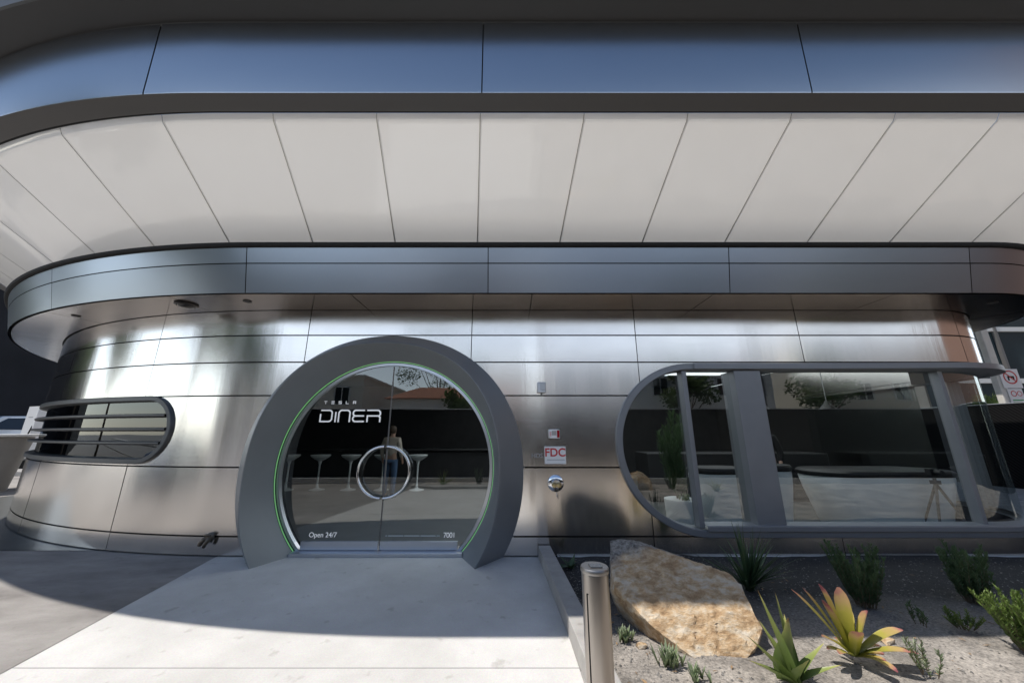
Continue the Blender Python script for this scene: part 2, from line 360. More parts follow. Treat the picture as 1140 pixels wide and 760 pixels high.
# ------------------------------------------------------------------ plan curve of the diner: straight front at Y=5.2, R=10 arc on one side, R=1.6 on the other
S1 = 10.1; SR = S1 + 1.6 * PI / 2
EXT = 0.0
def plan(s, off=0):
    if s < 0:
        a = -s / 10.0; r = 10 + off
        return (-3.5 - r * math.sin(a), 15.2 - r * math.cos(a), -math.sin(a), -math.cos(a))
    if s <= S1 + EXT: return (-3.5 + s, 5.2 - off, 0, -1)
    if s <= SR + EXT:
        a = (s - S1 - EXT) / 1.6; r = 1.6 + off
        return (6.6 + EXT + r * math.sin(a), 6.8 - r * math.cos(a), math.sin(a), -math.cos(a))
    return (8.2 + EXT + off, 6.8 + (s - SR - EXT), 1, 0)
def P(s, off, z):
    x, y, _, _ = plan(s, off); return (x, y, z)
def srange(a, b, ds=.12):
    ks = [a, b] + [k for k in (0.0, S1 + EXT, SR + EXT) if a < k < b]; ks.sort(); out = []
    for u, w in zip(ks, ks[1:]):
        straight = (u >= -1e-6 and w <= S1 + EXT + 1e-6) or u >= SR + EXT - 1e-6
        n = max(1, math.ceil((w - u) / (.6 if straight else ds)))
        out += [u + (w - u) * i / n for i in range(n)]
    return out + [b]
def sweep(mb, a, b, prof, hard=False, skew=0, uvflip=False):
    ss = srange(a, b)
    segs = [[prof[i], prof[i + 1]] for i in range(len(prof) - 1)] if hard else [prof]
    for sg in segs:
        vs = []; uvs = []; d = 0; m = len(sg)
        ds_ = [0]
        for i in range(1, m): ds_.append(ds_[-1] + math.hypot(sg[i][0] - sg[i - 1][0], sg[i][1] - sg[i - 1][1]))
        for s in ss:
            for (o, z), d in zip(sg, ds_):
                sh = skew * (d / max(ds_[-1], 1e-6))
                vs.append(P(s + sh, o, z)); uvs.append((d + z * .0, s))
        fs = [(i * m + k, (i + 1) * m + k, (i + 1) * m + k + 1, i * m + k + 1) for i in range(len(ss) - 1) for k in range(m - 1)]
        mb.add(vs, fs, uvs)

DC_S, DC_Z = 1.685, 1.08           # door centre along the wall (X = -1.815)
def hole(s):
    """vertical interval cut out of the wall at s"""
    r = []
    d = s - DC_S
    if abs(d) < 1.82: h = math.sqrt(1.82 ** 2 - d * d); r.append((DC_Z - h, DC_Z + h))
    elif abs(d) < 1.9: r.append((DC_Z, DC_Z))
    c = 6.155; R1 = 1.11
    if s >= c: r.append((1.415 - R1, 1.415 + R1))
    elif s > c - R1: h = math.sqrt(R1 ** 2 - (s - c) ** 2); r.append((1.415 - h, 1.415 + h))
    elif s > c - R1 - .08: r.append((1.415, 1.415))
    a, b, R2, zc = -8.5, -1.5, .44, 1.64
    if a + R2 <= s <= b - R2: r.append((zc - R2, zc + R2))
    elif a < s < b:
        e = (s - (b - R2)) if s > b - R2 else ((a + R2) - s)
        h = math.sqrt(max(0, R2 ** 2 - e * e)); r.append((zc - h, zc + h))
    elif a - .08 < s < b + .08: r.append((zc, zc))
    return r[0] if r else None
def wall_piece(mb, a, b, z0, z1, off, tilt=(0, 0)):
    ks = srange(a, b)
    if any(hole(a + (b - a) * i / 40) for i in range(41)):
        n = max(2, math.ceil((b - a) / .03)); ks = sorted(set([a + (b - a) * i / n for i in range(n + 1)]))
    sc, zc = (a + b) / 2, (z0 + z1) / 2
    def q(s, z): return P(s, off + tilt[0] * (z - zc) + tilt[1] * (s - sc), z)
    for s0, s1 in zip(ks, ks[1:]):
        h0, h1 = hole(s0), hole(s1)
        if h0 is None and h1 is None: bands = [((z0, z1), (z0, z1))]
        else:
            c = (h0 or h1); c = (c[0] + c[1]) / 2
            h0 = h0 or (c, c); h1 = h1 or (c, c); bands = []
            lo = ((z0, min(z1, h0[0])), (z0, min(z1, h1[0]))); hi = ((max(z0, h0[1]), z1), (max(z0, h1[1]), z1))
            for bd in (lo, hi):
                (a0, b0), (a1, b1) = bd
                b0 = max(a0, b0); b1 = max(a1, b1)
                if bd is hi: a0 = min(a0, b0); a1 = min(a1, b1)
                if (b0 - a0) + (b1 - a1) > 1e-4: bands.append(((a0, b0), (a1, b1)))
        for (a0, b0), (a1, b1) in bands:
            mb.add([q(s0, a0), q(s1, a1), q(s1, b1), q(s0, b0)], [(0, 1, 2, 3)], [(a0, s0), (a1, s1), (b1, s1), (b0, s0)])
def split_islands(o):
    bm = bmesh.new(); bm.from_mesh(o.data); todo = set(bm.verts); isl = []
    while todo:
        st = [todo.pop()]; cur = set(st)
        while st:
            v = st.pop()
            for e in v.link_edges:
                w = e.other_vert(v)
                if w in todo: todo.discard(w); cur.add(w); st.append(w)
        isl.append({v.index for v in cur})
    bm.free()
    for keep in isl[1:]:
        c = o.copy(); c.data = o.data.copy(); col.objects.link(c); _cut(c, keep)
    if len(isl) > 1: _cut(o, isl[0])
def _cut(o, keep):
    bm = bmesh.new(); bm.from_mesh(o.data)
    bmesh.ops.delete(bm, geom=[v for v in bm.verts if v.index not in keep], context='VERTS'); bm.to_mesh(o.data); bm.free()
def weld(o, d=1e-4):
    bm = bmesh.new(); bm.from_mesh(o.data)
    bmesh.ops.remove_doubles(bm, verts=bm.verts[:], dist=d)
    bmesh.ops.dissolve_degenerate(bm, edges=bm.edges[:], dist=1e-5)
    bm.to_mesh(o.data); bm.free()

diner = thing('diner_building', 'low round-cornered diner clad in brushed steel panels beneath a wide overhanging canopy', 'building', (0, 0, 0))
seams = [.36 + 2.52 * k for k in range(-6, 6)]
rows = [(.018, .235), (.255, 1.11), (1.13, 2.11), (2.13, 2.61), (2.63, 3.03), (3.05, 3.445)]
g = .006
random.seed(3)
for z0, z1 in rows:
    for a, b in zip(seams, seams[1:]):
        mb = MB()
        wall_piece(mb, a + g, b - g, z0, z1, 0, (random.uniform(-.004, .004), random.uniform(-.0012, .0012)))
        if mb.f:
            o = mb.build('wall_panel', M_['steel'], diner, smooth=30, recalc=False); weld(o); split_islands(o)
mb = MB(); wall_piece(mb, seams[0], seams[-1], -.02, 3.5, -.045); weld(mb.build('wall_backing', M_['black'], diner, recalc=False))
for a, b in ((-26, seams[0]), (seams[-1], SR + 17)):
    mb = MB(); sweep(mb, a, b, [(0, 0), (0, 4.2)]); mb.build('rear_wall', M_['steel'], diner)

# lower fascia band and its soffit
fs_ = [-.16 + 3.33 * k for k in range(-6, 6)]
def lf(z): return .70 + .15 * (z - 3.45) / .74
for a, b in zip(fs_, fs_[1:]):
    mb = MB(); sweep(mb, a + g, b - g, [(lf(3.452), 3.452), (lf(3.6), 3.6), (lf(3.848), 3.848)]); mb.build('fascia_panel', M_['fascia_low'], diner, smooth=60)
    mb = MB(); sweep(mb, a + g, b - g, [(lf(3.863), 3.863), (lf(4.07), 4.07)]); mb.build('fascia_panel', M_['fascia_low'], diner, smooth=60)
mb = MB(); sweep(mb, -20, SR + 12, [(.62, 3.47), (.66, 3.47), (.66 + .0, 3.5), (.79, 4.075)], hard=True); mb.build('fascia_backing', M_['black'], diner)
mb = MB(); sweep(mb, -20, SR + 12, [(.79, 4.075), (.86, 4.077), (.875, 4.085), (.885, 4.122), (.2, 4.14), (.2, 4.6)], hard=True); mb.build('fascia_flashing', M_['black'], diner)
for a, b in zip(seams, seams[1:]):
    mb = MB(); sweep(mb, a + .9 + g, b + .9 - g, [(.02, 3.447), (.66, 3.449)]); mb.build('fascia_soffit_panel', M_['soffsteel'], diner)
mb = MB(); sweep(mb, -20, SR + 12, [(-.045, 3.465), (.64, 3.465)]); mb.build('fascia_soffit_backing', M_['black'], diner)
# canopy: white soffit panels, dark lip, tall fascia, outer rim
EXT = 4.0
cs = [-.38 + 3.5 + 1.25 * k for k in range(-20, 14)]
for a, b in zip(cs, cs[1:]):
    mb = MB(); sweep(mb, a + .003, b - .003, [(1.80, 5.315), (1.77, 5.255), (1.755, 5.235), (1.72, 5.215), (.3, 4.30)], skew=-.16); mb.build('canopy_soffit_panel', M_['soffit'], diner, smooth=28)
for a in cs:
    mb = MB(); sweep(mb, a - .012, a + .012, [(1.79, 5.322), (1.762, 5.264), (1.748, 5.246), (1.715, 5.226), (.3, 4.306)], skew=-.16); mb.build('canopy_soffit_joint', M_['joint'], diner, smooth=0)
mb = MB(); sweep(mb, -20, SR + 12, [(1.84, 5.345), (1.795, 5.33)]); mb.build('canopy_edge_trim', M_['black'], diner)
mb = MB(); sweep(mb, -20, SR + 12, [(1.78, 5.34), (1.83, 5.335), (1.83, 5.31), (2.075, 5.30)], hard=True); mb.build('canopy_underside', M_['under'], diner)
us = [-.34 + 3.5 + 3.72 * k for k in range(-5, 6)]
for a, b in zip(us, us[1:]):
    mb = MB(); sweep(mb, a + .007, b - .007, [(2.078, 5.296), (2.083, 5.312), (2.12, 6.30)]); mb.build('canopy_fascia_panel', M_['fascia'], diner, smooth=60)
mb = MB(); sweep(mb, -20, SR + 12, [(2.05, 5.31), (2.09, 6.31)]); mb.build('canopy_fascia_backing', M_['black'], diner)
mb = MB(); sweep(mb, -20, SR + 12, [(2.05, 6.325), (2.08, 6.325), (2.09, 6.335), (2.46, 6.335), (2.48, 6.35), (2.50, 6.62), (2.40, 6.7)], hard=True); mb.build('canopy_rim', mat('charcoal metal rim', (.085, .085, .085), .5, .4), diner)
def cap(off, z, name, m, a=-24, b=SR + 15):
    mb = MB(); pts = [P(s, off, z) for s in srange(a, b, .5)]
    mb.add(pts, [tuple(range(len(pts)))]); return mb.build(name, m, diner, smooth=0)
def holed(off, z, name, m, hole_, a=-24, b=SR + 15):
    from mathutils.geometry import delaunay_2d_cdt
    x0, x1, y0, y1 = hole_
    out_ = [Vector(P(s, off, z)[:2]) for s in srange(a, b, .25)]; n = len(out_)
    inn_ = [Vector(q) for q in ((x0, y0), (x1, y0), (x1, y1), (x0, y1))]
    vs, _, fs, *_r = delaunay_2d_cdt(out_ + inn_, [(i, (i + 1) % n) for i in range(n)] + [(n + i, n + (i + 1) % 4) for i in range(4)], [], 0, 1e-6)
    def inside(q):
        c = False
        for i in range(n):
            p0, p1 = out_[i - 1], out_[i]
            if (p0.y > q.y) != (p1.y > q.y) and q.x < (p1.x - p0.x) * (q.y - p0.y) / (p1.y - p0.y) + p0.x: c = not c
        return c
    keep = []
    for f in fs:
        q = (vs[f[0]] + vs[f[1]] + vs[f[2]]) / 3
        if inside(q) and not (x0 < q.x < x1 and y0 < q.y < y1): keep.append(tuple(f))
    mb = MB(); mb.add([(v.x, v.y, z) for v in vs], keep); return mb.build(name, m, diner, smooth=0)
SKY_ = (-2.0, 7.4, 5.9, 11.5); SKY2 = (-9.5, 7.6, 5.6, 13.5)  # openings added over the dining room to let daylight in
holed(.25, 6.7, 'roof', M_['under'], SKY2); EXT = 0.0; holed(-.05, 3.40, 'ceiling', M_['int_dark'], SKY_); holed(.2, 4.6, 'roof_deck', M_['black'], SKY2)  # roof stops short so sun reaches the back of the soffit
m, t_, b_ = nt('diffusing skylight glass'); tl_ = N(t_, 'ShaderNodeBsdfTranslucent'); tl_.inputs[0].default_value = (.95, 1, 1, 1); t_.links.new(tl_.outputs[0], t_.nodes['Material Output'].inputs[0])
mb = MB(); x0, x1, y0, y1 = SKY_; mb.add([(x0 - .1, y0 - .1, 3.43), (x1 + .1, y0 - .1, 3.43), (x1 + .1, y1 + .1, 3.43), (x0 - .1, y1 + .1, 3.43)], [(0, 1, 2, 3)]); mb.build('added_skylight', m, diner, smooth=0)  # unseen diffusing panel, added to brighten the dining room
mb = MB(); mb.box((-2, 14.5, 1.7), (24, .2, 3.4)); mb.build('interior_wall', M_['int_dark'], diner, smooth=0)

# entrance portal: protruding conical ring
portal = None
def ringpts(D, rx, rz, zc, n=96, zmin=0.0, q=1.0, xo=0.0):
    """points of a circle clipped at the ground, from one foot over the top to the other"""
    sa = max(-1, min(1, (zmin - zc) / rz)); a0 = math.asin(math.copysign(abs(sa) ** (1 / q), sa))
    return [(-1.815 + xo + rx * math.copysign(abs(math.cos(a)) ** q, math.cos(a)), D, zc + rz * math.copysign(abs(math.sin(a)) ** q, math.sin(a))) for a in [PI - a0 + (2 * a0 - PI) * i / n for i in range(n + 1)]]
def ringloft(mb, rings):
    m = len(rings[0]); vs = [p for r in rings for p in r]
    mb.add(vs, [(k * m + i, k * m + i + 1, (k + 1) * m + i + 1, (k + 1) * m + i) for k in range(len(rings) - 1) for i in range(m - 1)])
outer = ringpts(5.23, 2.02, 1.985, 1.06, q=.95, xo=-.02)
f0 = ringpts(4.80, 1.665, 1.745, 1.09, q=.88); f0b = ringpts(4.785, 1.645, 1.727, 1.09, q=.88)
inn = ringpts(5.27, 1.555, 1.555, 1.09)
mb = MB()
ringloft(mb, [outer, f0]); ringloft(mb, [f0, f0b]); ringloft(mb, [f0b, inn])
for a, b, c in ((0, 0, 0), (-1, -1, -1)): mb.add([outer[a], f0[b], f0b[b], inn[c]], [(0, 1, 2, 3)])
portal = mb.build('entrance_portal', M_['portal'], diner, smooth=30)
mb = MB(); ringloft(mb, [inn, ringpts(5.29, 1.555, 1.555, 1.09)]); ringloft(mb, [ringpts(5.293, 1.543, 1.543, 1.09), ringpts(5.312, 1.536, 1.536, 1.09)]); mb.build('reveal', mat('dark green reveal', (.02, .045, .04), .3), portal)
mb = MB(); ringloft(mb, [ringpts(5.284, 1.556, 1.556, 1.09), ringpts(5.284, 1.545, 1.545, 1.09), ringpts(5.292, 1.544, 1.544, 1.09)]); mb.build('light_strip', M_['led'], portal)
mb = MB(); ringloft(mb, [ringpts(5.33, 1.54, 1.54, 1.09), ringpts(5.305, 1.535, 1.535, 1.09), ringpts(5.302, 1.495, 1.495, 1.09), ringpts(5.36, 1.49, 1.49, 1.09)]); mb.build('door_frame', M_['alu'], portal, smooth=30)
mb = MB(); mb.box((-1.815, 5.36, .022), (2.3, .34, .044)); mb.build('threshold', M_['alu'], portal, bevel=.004)
mb = MB()
# wall closing around the door circle
ringloft(mb, [ringpts(5.25, 1.84, 1.84, 1.09), ringpts(5.43, 1.5, 1.5, 1.09)]); mb.build('portal_lining', M_['black'], portal)

# doors: two half-round leaves
GD = 5.33
def half(sgn, z0, r, gap=.006, n=40):
    zc = 1.09; a0 = math.asin((z0 - zc) / r)
    pts = [(-1.815 + sgn * gap, z0)]
    for i in range(n + 1):
        a = a0 + (PI / 2 - a0) * i / n
        pts.append((-1.815 + sgn * max(gap, r * math.cos(a)), zc + r * math.sin(a)))
    return pts
doors = []
for sgn, word in ((-1, 'nearer the white lettering'), (1, 'nearer the alarm and sign')):
    d = bpy.data.objects.new('entrance_door', None); col.objects.link(d); d.parent = diner; doors.append(d)
    pts = half(sgn, .15, 1.493)
    mb = MB(); mb.add([(x, GD, z) for x, z in pts], [tuple(range(len(pts)))]); mb.build('glass_pane', M_['glass'], d, smooth=0)
    mb = MB(); x1 = math.sqrt(1.49 ** 2 - (1.09 - .05) ** 2)
    mb.box((-1.815 + sgn * (.008 + x1 / 2), GD, .102), (x1 - .01, .045, .108)); mb.build('bottom_rail', M_['alu'], d, bevel=.004)
    mb = MB(); mb.box((-1.815 + sgn * .005, GD, 1.36), (.007, .014, 2.39)); mb.build('meeting_stile', M_['under'], d, smooth=0)
    mb = MB(); hz = 1.055; rr = .345
    arc = [(-1.815 + sgn * (.02 + rr * math.cos(a)), GD - .075, hz + rr * math.sin(a)) for a in [-PI / 2 + PI * i / 28 for i in range(29)]]
    mb.tube(arc, .0185, 14)
    for e in (4, 24): mb.tube([arc[e], (arc[e][0], GD - .002, arc[e][2])], .011, 8)
    mb.build('handle', M_['chrome'], d)
# lettering on the glass (strokes)
def strokes(name, paths, w, parent, y, m):
    mb = MB()
    for path in paths:
        for (x0, z0), (x1, z1) in zip(path, path[1:]):
            dx, dz = x1 - x0, z1 - z0; L = math.hypot(dx, dz)
            if L < 1e-5: continue
            ux, uz = dx / L, dz / L; e = w * .5
            a = (x0 - ux * e, z0 - uz * e); b = (x1 + ux * e, z1 + uz * e); nx, nz = -uz * e, ux * e
            mb.add([(a[0] + nx, y, a[1] + nz), (b[0] + nx, y, b[1] + nz), (b[0] - nx, y, b[1] - nz), (a[0] - nx, y, a[1] - nz)], [(0, 1, 2, 3)])
            y -= .00012
    return mb.build(name, m, parent, smooth=0)
def corner(cx, cz, r, a0, a1, n=6): return [(cx + r * math.cos(R(a0 + (a1 - a0) * i / n)), cz + r * math.sin(R(a0 + (a1 - a0) * i / n))) for i in range(n + 1)]
LX, LZ, LH = -2.85, 1.752, .162
r = .045
D_ = [[(LX - .0, LZ), (LX, LZ + LH * .62)], [(LX, LZ)] + corner(LX + .17 - r, LZ + r, r, -90, 0) + corner(LX + .17 - r, LZ + LH - r, r, 0, 90) + [(LX + .012, LZ + LH)]]
I_ = [[(LX + .225, LZ), (LX + .225, LZ + LH * .8)]]
nx = LX + .272
N_ = [[(nx, LZ), (nx, LZ + LH - r)] + corner(nx + r, LZ + LH - r, r, 180, 90) + corner(nx + .165 - r, LZ + LH - r, r, 90, 0) + [(nx + .165, LZ)]]
ex = LX + .49
E_ = [[(ex + .155, LZ + LH), (ex + r, LZ + LH)] + corner(ex + r * .8, LZ + LH * .75, LH * .25, 90, 270, 8) + [(ex + .15, LZ + LH * .5)], [(ex + .155, LZ), (ex + r, LZ)] + corner(ex + r * .8, LZ + LH * .25, LH * .25, 270, 90, 8)]
rx = LX + .70
R_ = [[(rx, LZ), (rx, LZ + LH * .5), (rx + .15, LZ + LH * .5)], [(rx, LZ + LH)] + corner(rx + .19 - r, LZ + LH - r, r, 90, 0) + corner(rx + .19 - .03, LZ + LH * .5 + .03, .03, 0, -60) , [(rx + .165, LZ + LH * .5), (rx + .19, LZ + LH * .36), (rx + .19, LZ)]]
strokes('lettering', D_ + I_ + N_ + E_ + R_, .021, doors[0], GD - .006, M_['white_ink'])
tz = 2.012; th_ = .034; tp = []
for i, ch in enumerate('TESLA'):
    x = LX + .035 + i * .108; w = .036
    if ch == 'T': tp += [[(x, tz + th_), (x + w, tz + th_)], [(x + w / 2, tz), (x + w / 2, tz + th_ * .6)]]
    if ch == 'E': tp += [[(x, tz + th_ * k / 2), (x + w, tz + th_ * k / 2)] for k in range(3)]
    if ch == 'S': tp += [[(x + w, tz + th_), (x, tz + th_), (x, tz + th_ / 2), (x + w, tz + th_ / 2), (x + w, tz), (x, tz)]]
    if ch == 'L': tp += [[(x, tz + th_), (x, tz), (x + w, tz)]]
    if ch == 'A': tp += [[(x, tz), (x, tz + th_), (x + w, tz + th_), (x + w, tz)], [(x, tz + th_ * .45), (x + w, tz + th_ * .45)]]
strokes('lettering', tp, .009, doors[0], GD - .006, M_['white_ink'])
text_obj('lettering', 'Open 24/7', .088, (-2.60, GD - .006, .232), M_['white_ink'], doors[0])
text_obj('lettering', '7001', .092, (-.86, GD - .006, .228), M_['white_ink'], doors[1], spacing=.9)
strokes('lettering', [[(-1.73 + i * .037, .222), (-1.73 + i * .037 + (.026 if i % 6 else .008), .222)] for i in range(20)], .014, doors[1], GD - .006, M_['faint_ink'])

# ------------------------------------------------------------------ long wrap-around window
win = bpy.data.objects.new('ribbon_window', None); col.objects.link(win); win.parent = diner
ZC = 1.415
WE = SR + 3
def wr(rad, off, n=40, end=None):
    """outline of the half-round window as (s, off, z), from the far end along the top, round the nose and back along the bottom"""
    e = WE if end is None else end
    top = [(s, off, ZC + rad) for s in reversed(srange(6.155, e, .12))]
    arc = [(6.155 - rad * math.sin(a), off, ZC + rad * math.cos(a)) for a in [PI * i / n for i in range(1, n)]]
    bot = [(s, off, ZC - rad) for s in srange(6.155, e, .12)]
    return top + arc + bot
def loft_s(mb, loops):
    m = len(loops[0])
    for a, b in zip(loops, loops[1:]):
        mb.add([P(s, o, z) for s, o, z in a] + [P(s, o, z) for s, o, z in b], [(i, i + 1, m + i + 1, m + i) for i in range(m - 1)])
mb = MB()
loft_s(mb, [wr(1.178, -.03), wr(1.178, .04), wr(1.168, .052), wr(1.095, .055), wr(1.086, .046), wr(1.08, -.20)])
mb.build('frame', M_['frame'], win, smooth=30)
mb = MB(); sweep(mb, 6.10, WE, [(-.12, .402), (.072, .392), (.085, .380), (.085, .325), (.06, .318)], hard=True); mb.build('sill', M_['frame'], win)
mb = MB(); ss = srange(6.2, WE); pr = lambda s: .10 * max(0, min(1, (s - 8.2) / 3.0))
for sg in (((.02, 0, 2.594), (.077, 1, 2.592)), ((.077, 1, 2.592), (.08, 1, 2.51)), ((.08, 1, 2.51), (.02, 0, 2.492))):
    mb.add([P(s, o + k * pr(s), z) for s in ss for o, k, z in sg], [(2 * i, 2 * i + 2, 2 * i + 3, 2 * i + 1) for i in range(len(ss) - 1)])
mb.build('head_trim', M_['frame'], win)
def mull(s0, s1, o0, o1):
    mb = MB(); n = 1
    v = [P(s, o, z) for z in (.347, 2.483) for s, o in ((s0, o0), (s1, o0), (s1, o1), (s0, o1))]
    mb.add(v, [(3, 2, 1, 0), (4, 5, 6, 7), (0, 1, 5, 4), (1, 2, 6, 5), (2, 3, 7, 6), (3, 0, 4, 7)])
    return mb.build('mullion', M_['frame'], win, smooth=0, bevel=.006)
mull(6.03, 6.10, -.14, .02); mull(6.80, 7.19, -.30, .04); mull(9.88, 9.945, -.13, .0); mull(12.2, 12.29, -.16, .03)
def pane(s0, s1, off=-.10):
    mb = MB(); ks = srange(s0, s1, .1)
    if s0 < 6.155: ks = [s0 + (s1 - s0) * i / 40 for i in range(41)]
    for a, b in zip(ks, ks[1:]):
        def hh(s): return 1.082 if s > 6.155 else math.sqrt(max(1e-6, 1.082 ** 2 - (s - 6.155) ** 2))
        mb.add([P(a, off, ZC - hh(a)), P(b, off, ZC - hh(b)), P(b, off, ZC + hh(b)), P(a, off, ZC + hh(a))], [(0, 1, 2, 3)])
    o = mb.build('glass_pane', M_['glass'], win, smooth=60, recalc=False); weld(o)
pane(5.075, 6.04); pane(6.09, 6.81); pane(7.18, 9.87); pane(9.94, 12.21); pane(12.28, WE)

# ------------------------------------------------------------------ small louvred window in the round end
lw = bpy.data.objects.new('louvred_window', None); col.objects.link(lw); lw.parent = diner
def cap_outline(rad, off, a=-8.5, b=-1.5, zc=1.64, n=18):
    R2 = .49; pts = []
    for s in srange(a + R2, b - R2, .12): pts.append((s, off, zc + rad))
    for i in range(1, n): t = PI * i / n; pts.append((b - R2 + rad * math.sin(t), off, zc + rad * math.cos(t)))
    for s in reversed(srange(a + R2, b - R2, .12)): pts.append((s, off, zc - rad))
    for i in range(1, n): t = PI * i / n; pts.append((a + R2 - rad * math.sin(t), off, zc - rad * math.cos(t)))
    return pts + [pts[0]]
mb = MB(); loft_s(mb, [cap_outline(.492, -.03), cap_outline(.492, .03), cap_outline(.482, .04), cap_outline(.425, .04), cap_outline(.417, .03), cap_outline(.41, -.15)])
mb.build('frame', M_['frame_dark'], lw, smooth=30)
for z in (1.45, 1.65, 1.85):
    e = math.sqrt(.415 ** 2 - (z - 1.64) ** 2)
    mb = MB(); sweep(mb, -8.5 + .49 - e, -1.5 - .49 + e, [(-.06, z + .018), (.045, z + .014), (.055, z + .006), (.055, z - .016), (.045, z - .026), (-.06, z - .040)], hard=True); mb.build('louvre', M_['frame_dark'], lw)
mb = MB()
for s0, s1 in zip(*(lambda k: (k, k[1:]))(srange(-8.40, -1.60, .1))):
    def hh(s):
        e = max(0, s - (-1.99), (-8.01) - s); return math.sqrt(max(1e-6, .412 ** 2 - e * e))
    mb.add([P(s0, -.07, 1.64 - hh(s0)), P(s1, -.07, 1.64 - hh(s1)), P(s1, -.07, 1.64 + hh(s1)), P(s0, -.07, 1.64 + hh(s0))], [(0, 1, 2, 3)])
weld(mb.build('glass_pane', glass('dark mirror glass', (.2, .22, .22), .09, .4), lw, smooth=60, recalc=False))

# ------------------------------------------------------------------ wall fittings
def disc(n, r, cx=0, cz=0): return [(cx + r * math.cos(2 * PI * i / n), cz + r * math.sin(2 * PI * i / n)) for i in range(n)]
W = 5.2
M_['red'] = mat('red sign ink', (.55, .03, .03), .5); M_['sign_white'] = mat('white sign plate', (.80, .80, .80), .4)
M_['redlens'] = mat('red lens', (.35, .01, .015), .2)
t = thing('fire_connection_sign', 'small white sign with red capital letters on the steel wall', 'sign', (.61, W - .012, 1.285))
mb = MB(); mb.box((0, 0, 0), (.30, .006, .235)); mb.build('plate', M_['sign_white'], t, bevel=.002)
text_obj('lettering', 'FDC', .155, (0, -.005, .032), M_['red'], t, bold=.003)
strokes('lettering', [[(-.115 + i * .023, -.062), (-.115 + i * .023 + .014, -.062)] for i in range(11)], .009, t, -.005, M_['grey_ink'])
t = thing('fire_alarm_horn', 'white boxy horn strobe with a red lens above the red-lettered sign', 'alarm', (.60, W - .004, 1.575))
mb = MB(); mb.box((0, -.035, 0), (.155, .06, .125)); mb.build('housing', M_['sign_white'], t, bevel=.012, seg=3)
mb = MB(); mb.box((.054, -.069, 0), (.036, .012, .10)); mb.build('lens', M_['redlens'], t, bevel=.004)
mb = MB(); mb.box((-.005, -.068, .012), (.062, .01, .06)); mb.build('strobe', mat('strobe window', (.45, .43, .4), .15), t, bevel=.003)
text_obj('lettering', 'FIRE', .034, (-.052, -.0665, -.0), M_['red'], t, rot=(PI / 2, -PI / 2, 0))
t = thing('fire_department_inlet', 'round polished metal water inlet with brass cap under the red-lettered sign', 'fire inlet', (.605, W, .915))
Mx = Matrix.Rotation(PI / 2, 3, 'X')
mb = MB(); mb.lathe([(.112, .0), (.112, .012), (.104, .02), (.06, .026), (.055, .07), (.05, .075)], (0, 0, 0), 32, Mx); mb.build('flange', M_['chrome'], t)
for sx in (-.028, .034):
    mb = MB(); mb.lathe([(.036, .06), (.036, .115), (.03, .122), (.0, .125)], (sx, 0, -.012), 16, Mx); mb.build('cap', mat('brass cap', (.62, .52, .30), .3, 1), t)
mb = MB(); mb.tube([(.02, -.07, -.045), (.022, -.085, -.10), (.018, -.07, -.155), (.02, -.06, -.19)], .006, 6); mb.build('chain', M_['chrome'], t)
mb = MB(); mb.box((.085, -.012, .0), (.05, .024, .03)); mb.box((-.085, -.012, .0), (.05, .024, .03)); mb.build('lug', M_['chrome'], t, bevel=.005)
t = thing('access_reader', 'small square steel weatherproof box high on the wall beside the portal', 'outlet box', (.435, W, 2.235))
mb = MB(); mb.box((0, -.03, 0), (.125, .06, .155)); mb.build('housing', mat('satin box metal', (.62, .63, .65), .4, .8), t, bevel=.01, seg=3)
mb = MB(); mb.box((.015, -.062, .01), (.08, .012, .105)); mb.build('cover', mat('grey cover', (.5, .52, .54), .3, .3), t, bevel=.006)
mb = MB(); mb.box((0, -.03, -.095), (.022, .03, .035)); mb.build('latch', M_['under'], t, bevel=.003)
tg_ = text_obj('wall_lettering', 'HDS.', .085, (.365, W - .004, 1.275), M_['grey_ink'], None)
tag(tg_, 'tiny pale grey letters marked on the steel wall beside the portal', 'lettering')
# bronze hydrant fitting low on the wall
x, y, nx_, ny_ = plan(-.55)
t = thing('wall_hydrant', 'small weathered bronze hose outlet low on the steel wall', 'hydrant', (x, y - .0, .235), math.atan2(nx_, -ny_))
t.scale = (.72, .72, .72)
brz = mat('weathered bronze', (.16, .135, .105), .45, .8, var=.3, vscale=20)
mb = MB(); mb.lathe([(.075, 0), (.075, .02), (.05, .04), (.045, .09), (.0, .10)], (0, 0, .01), 20, Mx); mb.build('body', brz, t)
mb = MB(); mb.tube([(-.015, -.06, .0), (-.045, -.10, -.02), (-.075, -.115, -.075), (-.085, -.115, -.115)], [.04, .042, .036, .033], 12); mb.build('spout', brz, t)
mb = MB(); mb.tube([(.03, -.06, .0), (.045, -.10, -.03), (.015, -.12, -.105), (.0, -.115, -.14)], [.036, .036, .03, .028], 12); mb.build('spout', brz, t)
mb = MB(); mb.tube([(-.05, -.085, .05), (.0, -.105, .062), (.05, -.085, .05)], .02, 10); mb.build('handle', brz, t)
